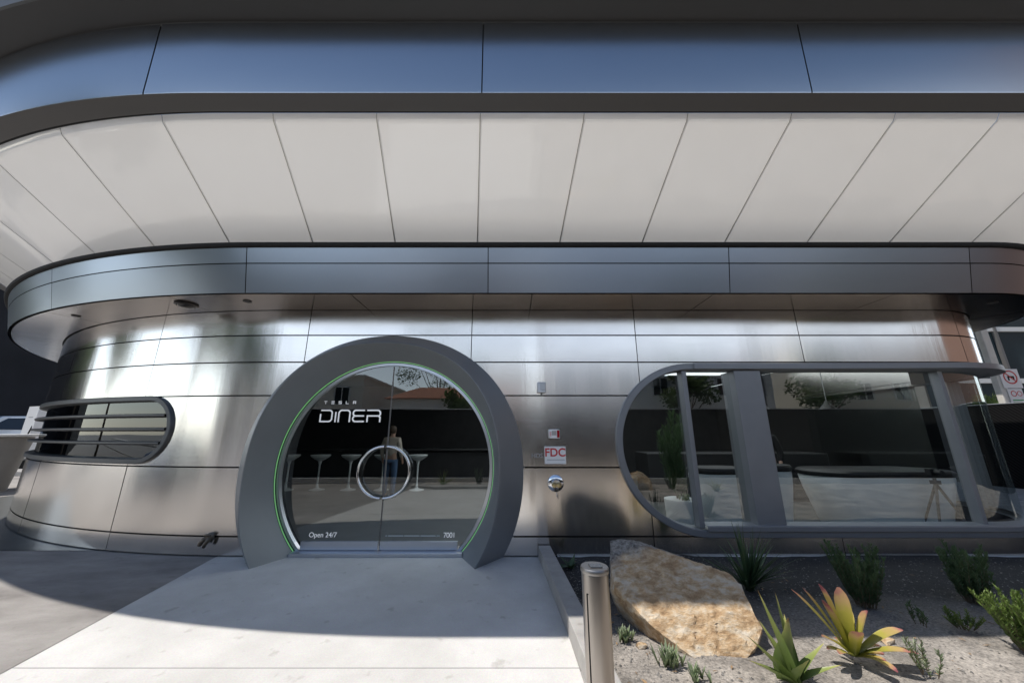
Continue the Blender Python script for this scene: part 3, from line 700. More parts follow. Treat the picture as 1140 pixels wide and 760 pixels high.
# dome camera and recessed lights under the fascia soffit
x, y, _, _ = plan(-1.32, .36)
t = thing('soffit_speaker', 'round dark flush speaker with a bright ring under the curved fascia', 'speaker', (x, y, 3.447)); t.scale = (.72, .72, .8)
mb = MB(); mb.lathe([(.20, 0), (.20, -.02), (.165, -.035), (.15, -.03)], (0, 0, 0), 28); mb.build('ring', mat('dark bezel', (.05, .045, .045), .3, .6), t)
mb = MB(); mb.lathe([(.15, -.03), (.12, -.055), (.06, -.072), (.0, -.078)], (0, 0, 0), 28); mb.build('dome', mat('smoked dome', (.03, .03, .032), .08), t)
for k, s in enumerate((-3.6, -.35, 10.5)):
    x, y, _, _ = plan(s, .40)
    mb = MB(); mb.lathe([(.055, .0), (.055, -.008), (.04, -.010), (.036, -.002), (.0, -.002)], (0, 0, 0), 18)
    o = mb.build('soffit_downlight', mat('dark trim', (.04, .04, .04), .4), None)
    o.location = (x, y, 3.446)
    tag(o, 'small dark round unlit downlight set in the steel soffit below the lower fascia', 'downlight', 'soffit downlights')

# ------------------------------------------------------------------ ground
def sheet(name, pts, z, m, kind='structure'):
    mb = MB(); mb.add([(x, y, z) for x, y in pts], [tuple(range(len(pts)))])
    return tag(mb.build(name, m, None, smooth=0), kind=kind)
def tag_s(o): return tag(o, kind='structure')
sheet('ground', [(-300, -300), (300, -300), (300, 300), (-300, 300)], -.012, M_['asphalt'])
JX = lambda y: -3.5 - .185 * (y - 2.9)
sheet('sidewalk', [(JX(-3.0) + .004, -3.0), (.55, -3.0), (.475, 2.8), (.46, 3.35), (.35, 5.3), (.3, 5.5), (JX(5.5) + .004, 5.5)], 0, M_['walk'])
sheet('driveway', [(-40, -3.0), (JX(-3.0) - .004, -3.0), (JX(5.5) - .004, 5.5), (-6, 8), (-12, 14), (-40, 14)], 0, M_['walk2'])
# score joints in the pale slab
mb = MB()
for y in (2.95, -.1): mb.box((-1.5, y, .0012), (4.0, .006, .0016))
tag_s(mb.build('sidewalk_joint', mat('grey slab joint', (.33, .325, .32), .9), None, smooth=0))
sheet('floor', [(-13, 5.45), (7.9, 5.45), (7.9, 14.4), (-13, 14.4)], .006, M_['int_floor'])
# planting bed with soft relief
mb = MB(); nx_n, ny_n = 120, 60
x0, x1, y0, y1 = .5, 16, -1.3, 5.17
def bed_z(x, y): return .02 + .035 * (noise.noise((x * .8, y * .8, 1.3))) + .012 * noise.noise((x * 4, y * 4, 7)) + .05 * max(0, min(1, (x - .8) / 2)) * 0
vs = []
for j in range(ny_n + 1):
    for i in range(nx_n + 1):
        y = y0 + (y1 - y0) * j / ny_n
        xa = .515 + (.345 - .515) * 0 
        x = (.50 - .04 * (y - 3.0) + .06) + (x1 - .5) * (i / nx_n) ** 1.5
        vs.append((x, y, bed_z(x, y)))
mb.add(vs, [(j * (nx_n + 1) + i, j * (nx_n + 1) + i + 1, (j + 1) * (nx_n + 1) + i + 1, (j + 1) * (nx_n + 1) + i) for j in range(ny_n) for i in range(nx_n)])
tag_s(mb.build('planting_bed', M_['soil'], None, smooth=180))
random.seed(11)
mb = MB()
for _ in range(5200):
    x = .65 + 6.5 * random.random() ** 1.4; y = 2.2 + 2.9 * random.random(); r_ = random.choice((.005, .006, .007, .009, .013))
    z = bed_z(x, y); q = [Vector((random.uniform(.6, 1.2) * a, random.uniform(.6, 1.2) * b, random.uniform(.4, .9) * c)) * r_ + Vector((x, y, z + r_ * .2)) for a, b, c in ((1, 0, 0), (0, 1, 0), (-1, 0, 0), (0, -1, 0), (0, 0, 1))]
    mb.add(q, [(0, 1, 4), (1, 2, 4), (2, 3, 4), (3, 0, 4)])
tag(mb.build('gravel', mat('pale gravel', (.20, .19, .175), .9, var=.6, vscale=25), None, smooth=0), 'loose pale gravel scattered over the planting bed', None, None, 'stuff')
random.seed(19); mb = MB()
for _ in range(170):
    x = .7 + 5.5 * random.random() ** 1.5; y = 2.4 + 2.6 * random.random(); a = random.uniform(0, 6.3); L_ = random.uniform(.012, .03); w_ = L_ * random.uniform(.18, .4); z = bed_z(x, y) + .006
    u = Vector((math.cos(a), math.sin(a), random.uniform(-.3, .3))) * L_; v_ = Vector((-math.sin(a), math.cos(a), random.uniform(-.4, .4))) * w_; c0 = Vector((x, y, z + .004))
    mb.add([c0 - u, c0 - v_ * .9 + Vector((0, 0, .003)), c0 + u, c0 + v_ + Vector((0, 0, .003))], [(0, 1, 2, 3)])
tag(mb.build('leaf_litter', mat('dry leaf', (.26, .17, .09), .8, var=.5, vscale=9), None, smooth=0, recalc=False), 'dry fallen leaves and twigs scattered on the gravel bed', None, None, 'stuff')
# kerb of the bed, slightly skewed like the slab
mb = MB()
kp = [(.345, 5.17), (.455, 3.35), (.55, 1.6), (.66, -.4), (.70, -1.3)]
for (xa, ya), (xb, yb) in zip(kp, kp[1:]):
    ya_, yb_ = ya - .004, yb + .004
    v = [(xa, ya_, 0), (xa + .16, ya_, 0), (xa + .16, ya_, .15), (xa, ya_, .15), (xb, yb_, 0), (xb + .16, yb_, 0), (xb + .16, yb_, .15), (xb, yb_, .15)]
    mb.add(v, [(0, 1, 2, 3), (7, 6, 5, 4), (0, 4, 5, 1), (1, 5, 6, 2), (2, 6, 7, 3), (3, 7, 4, 0)])
tag_s(mb.build('kerb', M_['kerb'], None, smooth=0, bevel=.008))
mb = MB(); sweep(mb, 4.1, SR - .3, [(.02, .012), (.02, .026), (.034, .026), (.034, .01)], hard=True)
tag_s(mb.build('edging', mat('pale edging strip', (.7, .7, .68), .5), None, smooth=0))
# second bed beside the path, then kerb and road behind the photographer
sheet('verge', [(JX(.3) + .3, -1.3), (.5, -1.3), (.5, -.35), (-2.2, -.25), (-2.9, -.5)], .05, M_['soil'])
mb = MB(); mb.tube([(-2.95, -.5, .02), (-2.2, -.22, .02), (-.6, -.30, .02), (.5, -.34, .02)], .10, 6); tag_s(mb.build('verge_kerb', M_['kerb'], None))
sheet('road', [(-120, -15), (120, -15), (120, -3.15), (-120, -3.15)], -.006, M_['asphalt'])
mb = MB()
for i in range(-14, 15): mb.box((i * 4.5, -9.1, -.0005), (2.6, .12, .003))
mb.box((0, -3.6, -.0005), (160, .1, .003))
tag_s(mb.build('road_marking', M_['road_paint'], None, smooth=0))
mb = MB(); mb.box((3.6, -1.38, .09), (24, .16, .18)); tag_s(mb.build('fence_kerb', mat('white kerb paint', (.7, .69, .66), .7, var=.08), None, smooth=0, bevel=.01))
mb = MB(); mb.box((0, -3.08, -.02), (160, .14, .16)); mb.box((0, -15.1, .04), (240, .2, .2)); tag_s(mb.build('street_kerb', M_['kerb'], None, smooth=0, bevel=.01))
sheet('far_pavement', [(-120, -19), (120, -19), (120, -15.2), (-120, -15.2)], .12, M_['walk'])
sheet('forecourt', [(-60, 14.05), (-11, 14.05), (-11, 40), (-60, 40)], .16, concrete('grey forecourt concrete', (.30, .29, .28), (.42, .41, .40)))
mb = MB(); mb.box((-36, 14.0, .08), (49.9, .15, .17)); tag_s(mb.build('forecourt_kerb', M_['kerb'], None, smooth=0, bevel=.01))

# ------------------------------------------------------------------ bollard
t = thing('light_bollard', 'brushed steel cylindrical bollard with a dark inset on its slanted top', 'bollard', (.415, 1.99, 0))
mb = MB(); mb.lathe([(.0725, .0), (.0725, .003), (.066, .006), (.066, .918), (.064, .925)], (0, 0, 0), 40)
for i, v_ in enumerate(mb.v): mb.uv[i] = (v_[2], math.atan2(v_[1], v_[0]) * .066)
mb.build('post', mat('bollard steel', (.50, .455, .41), .33, 1, var=.04, vscale=2), t)
mb = MB(); mb.lathe([(.069, .925), (.070, .93), (.070, .942), (.066, .948), (.0, .949)], (0, 0, 0), 40); mb.build('cap', mat('cap steel', (.34, .325, .31), .4, 1), t)
mb = MB(); mb.box((.004, -.004, .9505), (.062, .05, .004)); mb.build('inset', mat('dark sensor glass', (.03, .032, .036), .15), t, bevel=.002)
mb = MB(); mb.box((-.052, -.0415, .42), (.005, .006, .84), M=None); mb.build('access_slot', M_['black'], t, smooth=0)
mb = MB(); mb.box((-.0465, -.0445, .842), (.016, .006, .004)); mb.build('slot_top', M_['black'], t, smooth=0)

# ------------------------------------------------------------------ boulder
def boulder(name, pts, label, m, seed=0, cuts=4, amp=.03):
    bm = bmesh.new()
    for p in pts: bm.verts.new(p)
    bmesh.ops.convex_hull(bm, input=bm.verts[:])
    loose = [v for v in bm.verts if not v.link_faces]
    bmesh.ops.delete(bm, geom=loose, context='VERTS')
    bmesh.ops.triangulate(bm, faces=bm.faces[:])
    for it in range(cuts):
        ed = [e for e in bm.edges if e.calc_length() > .035]
        bmesh.ops.subdivide_edges(bm, edges=ed, cuts=1, use_grid_fill=False)
        bmesh.ops.triangulate(bm, faces=bm.faces[:])
        if it == 2: bmesh.ops.smooth_vert(bm, verts=bm.verts[:], factor=.25, use_axis_x=True, use_axis_y=True, use_axis_z=True)
    bm.normal_update()
    for v in bm.verts:
        p = v.co; q = p + Vector((seed, 0, 0))
        d = amp * noise.noise(q * 2.2) + amp * .7 * (noise.noise(Vector((q.x * 3, q.y * 7, q.z * 7))) ) + amp * .6 * noise.noise(q * 14) + amp * .4 * noise.noise(q * 33)
        # stepped cleavage
        st = noise.noise(q * 1.7 + Vector((5, 3, 1))) * 4; d += amp * .8 * (st - math.floor(st) - .5) * .5
        v.co = p + v.normal * d
    me = bpy.data.meshes.new(name); bm.to_mesh(me); bm.free()
    me.shade_smooth(); me.set_sharp_from_angle(angle=R(32)); me.materials.append(m)
    o = bpy.data.objects.new(name, me); col.objects.link(o)
    return tag(o, label, 'boulder')
random.seed(8)
for k_, (x, y, r_, lab) in enumerate(((.98, 3.16, .035, 'small tan stone at the foot of the big boulder nearer the bollard'), (1.98, 2.98, .045, 'small tan stone between the big boulder and the bromeliad'), (2.95, 3.25, .04, 'grey-tan stone lying in gravel beyond the bromeliad'))):
    o = boulder('stone', [(random.uniform(-1, 1) * r_ * 1.3, random.uniform(-1, 1) * r_, random.uniform(-.5, .8) * r_) for _ in range(16)], lab, M_['rock'], 20 + k_, 2, .006); o.location = (x, y, bed_z(x, y) + .008); o['category'] = 'stone'
BX, BY = 1.45, 3.5
pts = [(1.17, 3.69, .555), (1.55, 3.59, .485), (1.94, 3.47, .38), (1.95, 3.17, .13), (1.70, 3.04, .0), (1.34, 3.03, .0), (1.12, 3.16, .12), (1.05, 3.30, .24), (.86, 3.41, .33),
       (.98, 3.85, .55), (1.06, 3.85, .575), (.89, 3.6, .24), (.94, 3.6, .06), (1.12, 3.36, -.04), (1.22, 3.16, -.04), (1.35, 4.1, .47), (1.7, 4.05, .38), (1.98, 3.9, .22), (1.1, 4.1, -.04), (1.98, 4.0, -.04), (1.95, 3.3, -.04), (1.68, 3.1, -.06), (1.38, 3.1, -.06)]
b_ = boulder('boulder', [(x - BX, y - BY, z) for x, y, z in pts], 'big ochre slab-faced boulder beside the steel bollard, half in sun', M_['rock'], 2, 6, .021)
b_.location = (BX, BY, 0)
rk = [(-.5, -.2, 0), (.5, -.2, 0), (.4, .35, 0), (-.4, .35, 0), (-.3, 0, .38), (.1, .05, .5), (.4, .1, .3)]
o = boulder('boulder', rk, 'low tan rock with rosemary round it in the bed before the fence', M_['rock'], 9, 4, .03); o.location = (3.6, -.3, 0)

# ------------------------------------------------------------------ plants
brom = leafmat('bromeliad leaf', [(.0, (.10, .12, .02)), (.3, (.26, .26, .035)), (.62, (.44, .40, .075)), (.85, (.55, .38, .17)), (.95, (.46, .20, .17)), (1, (.30, .10, .11))], .38, .3, 9)
agave_m = leafmat('agave leaf', [(.0, (.13, .19, .05)), (.4, (.18, .25, .07)), (.75, (.30, .35, .10)), (.95, (.42, .40, .14)), (1, (.25, .16, .06))], .4, .2, 7)
aloe_m = leafmat('dark aloe leaf', [(.0, (.035, .07, .03)), (.6, (.06, .11, .05)), (1, (.10, .13, .06))], .45, .15)
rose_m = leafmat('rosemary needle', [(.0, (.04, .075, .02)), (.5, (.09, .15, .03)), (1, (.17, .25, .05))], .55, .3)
rose_d = leafmat('shaded rosemary needle', [(.0, (.03, .055, .025)), (.5, (.055, .10, .04)), (1, (.09, .15, .06))], .55, .3)  # rosemary greens darkened to paint in the shade
succ_m = leafmat('grey green succulent', [(.0, (.13, .17, .08)), (.6, (.22, .29, .15)), (1, (.34, .38, .26))], .5, .2)
random.seed(21)
def rounded(t): return min(1, .5 + .8 * t) * max(.04, 1 - max(0, (t - .70) / .30) ** 2.4) ** .5
def lance(t): return (.75 + .35 * math.sin(PI * min(1, t * 1.3))) * (1 - t) ** .7 + .012
mb = MB()
tips = [(-.11, .02, .44, .085), (.01, .02, .41, .10), (.09, -.05, .30, .115), (-.33, .0, .42, .05), (-.20, .06, .40, .06), (-.15, -.03, .36, .07), (.30, -.06, .20, .095), (.34, -.1, .08, .075), (.22, -.16, .12, .08), (-.05, .08, .40, .075), (-.24, -.08, .17, .06), (-.2, -.14, .10, .06), (-.05, -.13, .22, .09), (.12, .12, .25, .07)]
for i in range(24):
    if i < len(tips): tx, ty, tz_, w = tips[i]; d = Vector((tx, ty, tz_)); L = d.length * 1.08; dr = .35 if tz_ > .25 else .5
    else:
        a = random.uniform(0, 2 * PI); el = R(random.uniform(8, 40)); d = Vector((math.cos(a) * math.cos(el), math.sin(a) * math.cos(el), math.sin(el))); L = random.uniform(.16, .27); w = random.uniform(.04, .065); dr = random.uniform(.3, 1.0)
    a2 = math.atan2(d.y, d.x); d.normalize()
    mb.blade((.025 * math.cos(a2), .025 * math.sin(a2), .03), d + Vector((0, 0, dr * .38)), (0, 0, 1), L, w, dr, 12, .22, shape=rounded)
o = mb.build('bromeliad', brom, None, smooth=180, recalc=False); o.location = (2.44, 2.98, .03); o.scale = (.93, .93, .93)
tag(o, 'yellow-green bromeliad with broad pink-tipped leaves sunlit in the bed', 'plant')
mb = MB()
for tx, ty, tz_, w in [(-.13, .0, .47, .085), (-.01, .03, .45, .06), (.005, -.03, .34, .17), (-.26, -.04, .24, .075), (-.30, -.1, .14, .06), (.20, -.02, .19, .075), (.24, -.06, .09, .06), (.07, .1, .30, .08), (-.09, .12, .26, .08), (.03, -.12, .16, .09)]:
    d = Vector((tx, ty, tz_)); mb.blade((tx * .08, ty * .08, .0), d + Vector((0, 0, .06)), (0, 0, 1), d.length * 1.04, w * 1.15, .16, 9, .35, shape=lance)
o = mb.build('agave', agave_m, None, smooth=180, recalc=False); o.location = (1.84, 2.76, .02); o.scale = (1.08, 1.08, 1.08)
tag(o, 'green agave with tall pointed yellow-edged leaves in front of the boulder', 'plant')
def spiky(loc, label, n, L, w, m, spread=(25, 80), seed=1, name='aloe_plant', group=None):
    random.seed(seed); mb = MB()
    for i in range(n):
        a = random.uniform(0, 2 * PI); el = R(random.uniform(*spread)); d = Vector((math.cos(a) * math.cos(el), math.sin(a) * math.cos(el), math.sin(el)))
        mb.blade((random.uniform(-.03, .03), random.uniform(-.03, .03), 0), d, (0, 0, 1), L * random.uniform(.6, 1.1), w * random.uniform(.7, 1.2), random.uniform(.1, .7), 6, .3, shape=lance)
    o = mb.build(name, m, None, smooth=180, recalc=False); o.location = loc
    return tag(o, label, 'plant', group)
spiky((2.44, 4.12, .03), 'dark spiky aloe in shade directly behind the boulder', 70, .64, .034, aloe_m, (30, 88), 4)
def shrub(loc, label, stems, h, m, lean=.35, seed=1, needle=.035, name='rosemary_shrub', bias=(0, 0)):
    random.seed(seed)
    t = thing(name, label, 'shrub', loc)
    mb = MB(); fb = MB()
    for i in range(stems):
        a = random.uniform(0, 2 * PI); r0 = .07 * random.random() ** .5; k = lean * random.random() ** .7
        p = Vector((r0 * math.cos(a), r0 * math.sin(a), 0)); d = Vector((math.cos(a) * k + bias[0], math.sin(a) * k + bias[1], 1)).normalized()
        hh = h * random.uniform(.45, 1.05); n = 9; path = [p.copy()]
        for j in range(n):
            p = p + d * hh / n; d = (d + Vector((random.uniform(-.12, .12), random.uniform(-.12, .12), .06))).normalized(); path.append(p.copy())
        mb.tube(path, [.004 * (1 - .7 * j / n) for j in range(n + 1)], 4)
        for j in range(int(hh / .0036)):
            u = .12 + .88 * random.random(); q = path[min(n - 1, int(u * n))].lerp(path[min(n, int(u * n) + 1)], u * n % 1)
            b2 = random.uniform(0, 2 * PI); e = Vector((math.cos(b2), math.sin(b2), .8 + .6 * u)); L = needle * random.uniform(.6, 1.3)
            e.normalize(); sd = e.cross(Vector((random.random(), random.random(), .3))).normalized() * .0024
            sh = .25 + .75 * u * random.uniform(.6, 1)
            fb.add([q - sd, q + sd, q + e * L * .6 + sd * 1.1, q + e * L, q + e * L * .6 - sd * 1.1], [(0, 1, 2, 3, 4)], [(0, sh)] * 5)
    mb.build('stem', mat('shrub stem', (.10, .075, .045), .8), t); fb.build('foliage', m, t, smooth=0, recalc=False)
    return t
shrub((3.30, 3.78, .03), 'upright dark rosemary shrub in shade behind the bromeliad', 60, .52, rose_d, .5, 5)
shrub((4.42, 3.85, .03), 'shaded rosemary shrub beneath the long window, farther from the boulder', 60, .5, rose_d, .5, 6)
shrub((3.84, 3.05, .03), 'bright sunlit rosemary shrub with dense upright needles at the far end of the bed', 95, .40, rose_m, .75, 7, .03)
shrub((3.45, 3.45, .03), 'very small sparse sprig growing from bare gravel near the sunlit rosemary', 5, .16, rose_d, .5, 8, .03, 'herb_sprig')
shrub((3.75, 3.40, .03), 'low creeping green runner along the gravel beside the sunlit rosemary', 22, .13, rose_m, 1.4, 18, .025, 'ground_cover')
shrub((2.80, 2.82, .03), 'thin wispy pale stalks sprouting from gravel below the bromeliad', 7, .20, succ_m, .45, 9, .03, 'wispy_herb')
def succulent(loc, label, n, L, seed):
    random.seed(seed); mb = MB()
    for i in range(n):
        cx_, cy_ = random.gauss(0, .035), random.gauss(0, .028)
        for k in range(4):
            a = random.uniform(0, 2 * PI); d = Vector((math.cos(a) * .45, math.sin(a) * .45, 1))
            mb.blade((cx_, cy_, 0), d, (0, 0, 1), L * random.uniform(.6, 1.1), .013, .15, 4, .3, shape=lambda t: (1 - max(0, (t - .55) / .45) ** 2) ** .5 + .02)
    o = mb.build('succulent', succ_m, None, smooth=180, recalc=False); o.location = loc
    return tag(o, label, 'plant')
succulent((.865, 3.22, .03), 'tiny yellowish succulent clump between the bollard and the boulder', 16, .10, 1)
succulent((1.10, 2.93, .03), 'grey-green finger succulent on gravel below the front of the boulder', 20, .12, 2)
succulent((1.21, 2.79, .03), 'lower small succulent clump in front of the agave and boulder', 12, .09, 3)
spiky((.72, 4.75, .02), 'low flat leafy plant in shade between the kerb and the wall', 14, .2, .05, aloe_m, (10, 50), 12, 'low_plant')
# plants and fence seen mirrored in the glass
spiky((-2.1, -.6, .05), 'young agave in the verge before the black fence, seen mirrored in the door', 16, .5, .05, agave_m, (25, 80), 31, 'agave')
shrub((-1.0, -.75, .05), 'rosemary shrub in the verge before the black fence', 26, .5, rose_d, .45, 32)
shrub((4.6, -.2, .02), 'rosemary shrub in the bed opposite the long window', 30, .55, rose_d, .45, 33)
spiky((5.6, .3, .02), 'reddish-green agave in the bed opposite the long window', 22, .45, .06, brom, (20, 70), 34, 'agave')

# ------------------------------------------------------------------ fences
def mesh_mat():
    m, t, b = nt('black chevron mesh'); L = t.links.new
    tc = N(t, 'ShaderNodeTexCoord'); w = N(t, 'ShaderNodeTexWave', Scale=6, Distortion=0); w.bands_direction = 'DIAGONAL'; L(tc.outputs['Object'], w.inputs[0])
    r = N(t, 'ShaderNodeValToRGB'); r.color_ramp.elements[0].color = (.004, .004, .004, 1); r.color_ramp.elements[1].color = (.016, .016, .017, 1); L(w.outputs['Color'], r.inputs[0]); L(r.outputs[0], b.inputs['Base Color'])
    b.inputs['Roughness'].default_value = .9; b.inputs['Specular IOR Level'].default_value = .1
    return m
M_['mesh'] = mesh_mat(); M_['post'] = mat('galvanised post', (.4, .41, .42), .5, .8)
def fence(a, b, h, label, back=-1):
    a, b = Vector(a), Vector(b); L = (b - a).length; rz = math.atan2(b.y - a.y, b.x - a.x)
    t = thing('privacy_fence', label, 'fence', (a.x, a.y, 0), rz)
    n = round(L / 3)
    mb = MB(); mb.box((L / 2, 0, h / 2), (L, .012, h - .03)); mb.build('fabric_panel', M_['mesh'], t, smooth=0)
    for i in range(n + 1):
        mb = MB(); mb.tube([(L * i / n, .045 * back, 0), (L * i / n, .045 * back, h)], .028, 10); mb.build('post', M_['post'], t)
    mb = MB(); mb.tube([(0, 0, h), (L, 0, h)], .018, 8); mb.build('rail', M_['post'], t)
fence((-8.4, -1.55, 0), (14.6, -1.55, 0), 2.36, 'black mesh privacy fence running along the street, seen mirrored in the windows')
fence((14.7, 13.5, 0), (14.7, -1.5, 0), 2.42, 'black mesh fence past the far corner of the building under the traffic sign', 1)

# ------------------------------------------------------------------ street beyond
M_['stucco'] = mat('white stucco', (.72, .71, .68), .85, var=.06, vscale=.7, bump=.1)
M_['cream'] = mat('cream stucco', (.62, .58, .50), .85, var=.07, vscale=.6, bump=.1)
M_['tile'] = mat('terracotta roof tile', (.30, .13, .075), .8, var=.3, vscale=9, bump=.5, bscale=14)
M_['darkwall'] = mat('charcoal cladding', (.016, .016, .019), .7, var=.3, vscale=.3, spec=.12)
M_['wpane'] = mat('dark window pane', (.02, .025, .03), .06, spec=.8)
M_['wframe'] = mat('white window frame', (.6, .6, .58), .5)
def building(name, label, x0, x1, y, depth, h, wall_m, rows_, nwin, roof='flat', frame=None, win=(1.3, 1.5)):
    """front at Y=y facing +Y (or -Y when depth>0)"""
    t = thing(name, label, 'building', ((x0 + x1) / 2, y, 0)); w = x1 - x0; f = -1 if depth > 0 else 1
    mb = MB(); mb.box((0, depth / 2, h / 2), (w, abs(depth), h)); mb.build('wall', wall_m, t, smooth=0, bevel=.03)
    if roof == 'tile':
        mb = MB(); d = depth; e = .6; k = 1 if d > 0 else -1
        v = [(-w / 2 - e, -k * e, h), (w / 2 + e, -k * e, h), (w / 2 - 1, d * .5, h + 1.5), (-w / 2 + 1, d * .5, h + 1.5), (-w / 2 - e, d + k * e, h), (w / 2 + e, d + k * e, h)]
        mb.add(v, [(0, 1, 2, 3), (3, 2, 5, 4), (0, 3, 4), (1, 5, 2), (0, 4, 5, 1)]); mb.build('roof', M_['tile'], t, smooth=0)
    else:
        mb = MB(); mb.box((0, depth / 2, h + .12), (w + .3, abs(depth) + .3, .25)); mb.build('roof', wall_m, t, smooth=0, bevel=.02)
    for z in rows_:
        for i in range(nwin):
            x = -w / 2 + w * (i + .5) / nwin
            fr = MB(); a, b = win
            for bx in ((x - a / 2, z, .1, b), (x + a / 2, z, .1, b), (x, z - b / 2, a + .1, .1), (x, z + b / 2, a + .1, .1), (x, z, .05, b)):
                fr.box((bx[0], f * .05, bx[1]), (bx[2], .1, bx[3]))
            fo = fr.build('window', frame or M_['wframe'], t, smooth=0)
            mb = MB(); mb.box((x, f * .015, z), (a, .03, b)); mb.build('pane', M_['wpane'], fo, smooth=0)
    return t
building('shop_building', 'white stucco shop with a terracotta tile roof across the street', -10, 1.5, -19, -10, 4.3, M_['stucco'], (2.0,), 5, 'tile', win=(1.5, 2.0))
building('office_building', 'two-storey white office block across the street behind the traffic signal', 3.0, 22, -19, -12, 7.4, M_['stucco'], (2.0, 5.3), 7, 'flat')
building('apartment_building', 'cream apartment block at the street end beyond the office', 26, 48, -20, -14, 9.5, M_['cream'], (2.0, 5.0, 8.0), 7, 'flat')
building('store_building', 'cream store beside the tiled shop across the street', -34, -13, -20, -12, 6.2, M_['cream'], (2.0, 4.6), 6, 'flat')
building('dark_building', 'tall charcoal building beyond the parked white car', -72, -34, 9, 50, 28, M_['darkwall'], (), 1, 'flat')
# lilac lit windows of the dark building
lil = mat('lilac reflective glass', (.30, .30, .46), .25)
dk = [o for o in bpy.data.objects if o.name == 'dark_building'][0]
for wy, wz in ((13.5, 12.2), (16, 10.2), (19.5, 12.6), (24, 9.0)):
    mb = MB(); mb.box((19.06, wy, wz), (.08, 2.2, 1.2)); mb.build('window', lil, dk, smooth=0)
# glass fronted building beyond the far corner, white framed
gb = thing('glass_building', 'dark glass fronted building with a white frame beyond the fence', 'building', (27, 17, 0))
mb = MB(); mb.box((0, 5, 5), (17, 10, 10)); mb.build('wall', mat('blue black curtain glass', (.03, .045, .05), .12), gb, smooth=0)
for z in (4.0, 6.6, 9.0):
    mb = MB(); mb.box((0, -.06, z), (17.2, .12, .22)); mb.build('transom', M_['wframe'], gb, smooth=0)
for i in range(7):
    mb = MB(); mb.box((-8.4 + 2.8 * i, -.10, 5), (.3 if i == 0 else .12, .14, 10)); mb.build('mullion', M_['wframe'] if i == 0 else M_['under'], gb, smooth=0)
mb = MB(); mb.box((-10.2, 2.5, 2.7), (2.0, 3, 5.4)); tag(mb.build('sand_wall', mat('sand stucco', (.45, .41, .36), .9, var=.08), None, smooth=0, bevel=.03), 'narrow sand coloured stucco wall standing before the dark glass building', 'wall').location = (27.1, 14.2, 0)
building('added_brick_building', 'added tall brown brick apartment block at the near end of the street, seen mirrored', 27, 44, 9, -20, 21, mat('brown brick', (.20, .12, .09), .85, var=.25, vscale=6), (3, 7, 11, 15), 4, 'flat')  # unseen block, added to darken and redden the mirrored corner
# road sign
t = thing('traffic_sign', 'pale post with a no-turn sign and parking plates beyond the building corner', 'sign', (15.32, 11, 0))
mb = MB(); mb.box((0, 0, 2.5), (.24, .16, 5.0)); mb.build('post', mat('pale post', (.62, .60, .55), .6, var=.1), t, bevel=.02)
def signplate(nm, z, w, h, xo): 
    mb = MB(); mb.box((xo, -.10, z), (w, .012, h)); return mb.build(nm, M_['sign_white'], t, bevel=.01)
pl = signplate('sign_plate', 3.22, .60, .60, .27)
def ring2(cx, cz, r, w, m, par, y):
    mb = MB(); n = 32; a = [(cx + (r) * math.cos(2 * PI * i / n), y, cz + r * math.sin(2 * PI * i / n)) for i in range(n)]; b = [(cx + (r - w) * math.cos(2 * PI * i / n), y, cz + (r - w) * math.sin(2 * PI * i / n)) for i in range(n)]
    mb.add(a + b, [(i, (i + 1) % n, n + (i + 1) % n, n + i) for i in range(n)]); return mb.build('symbol', m, par, smooth=0)
ring2(.27, 3.26, .215, .04, M_['red'], pl, -.109)
strokes('symbol', [[(.13, 3.40), (.41, 3.12)]], .035, pl, -.112, M_['red'])
strokes('symbol', [[(.20, 3.18), (.20, 3.27), (.36, 3.27), (.36, 3.22)]], .05, pl, -.110, M_['black'])
pl = signplate('sign_plate', 2.62, .46, .56, .27)
ring2(.20, 2.75, .09, .025, M_['red'], pl, -.109); ring2(.38, 2.75, .08, .02, M_['red'], pl, -.109)
strokes('symbol', [[(.12, 2.55), (.42, 2.55)], [(.12, 2.48), (.36, 2.48)]], .035, pl, -.109, mat('green ink', (.05, .35, .12), .5))

# trees
leaf_g = leafmat('tree leaf', [(.0, (.025, .05, .012)), (.5, (.06, .11, .022)), (1, (.13, .19, .04))], .5, .35, 1.5)
bark = mat('bark', (.12, .09, .065), .9, var=.3, bump=.6, bscale=12)
def tree(loc, label, h, cr, seed, leaves=2600, name='street_tree'):
    random.seed(seed); t = thing(name, label, 'tree', loc, group=None)
    mb = MB(); th0 = h * .38
    mb.tube([(0, 0, 0), (.05, .03, th0 * .5), (0, .08, th0), (.1, 0, h * .65)], [.2, .16, .13, .05], 10)
    cl = []
    for i in range(11):
        a = 2.4 * i; z = h * random.uniform(.5, .92); rr = cr * random.uniform(.3, .85) * (1 - abs(z / h - .68))
        c = Vector((rr * math.cos(a), rr * math.sin(a), z)); cl.append((c, cr * random.uniform(.32, .5)))
        mb.tube([(0, .05, th0 * random.uniform(.8, 1.1)), c * .5 + Vector((0, 0, th0 * .4)), c], [.07, .045, .02], 6)
    mb.build('trunk', bark, t)
    fb = MB()
    for i in range(leaves):
        c, r_ = random.choice(cl); v = Vector((random.gauss(0, 1), random.gauss(0, 1), random.gauss(0, .8))).normalized() * r_ * random.random() ** .4
        p = c + v; u = Vector((random.gauss(0, 1), random.gauss(0, 1), random.gauss(0, 1))).normalized(); w = u.orthogonal().normalized(); q = u.cross(w); s_ = random.uniform(.09, .17)
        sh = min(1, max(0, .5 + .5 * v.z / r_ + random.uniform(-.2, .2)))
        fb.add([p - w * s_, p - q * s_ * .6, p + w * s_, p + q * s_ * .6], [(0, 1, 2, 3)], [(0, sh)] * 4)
    fb.build('crown', leaf_g, t, smooth=0, recalc=False)
tree((-14.5, -5.0, 0), 'broad green tree on the street side before the cream store', 9.5, 3.3, 1, 5200)
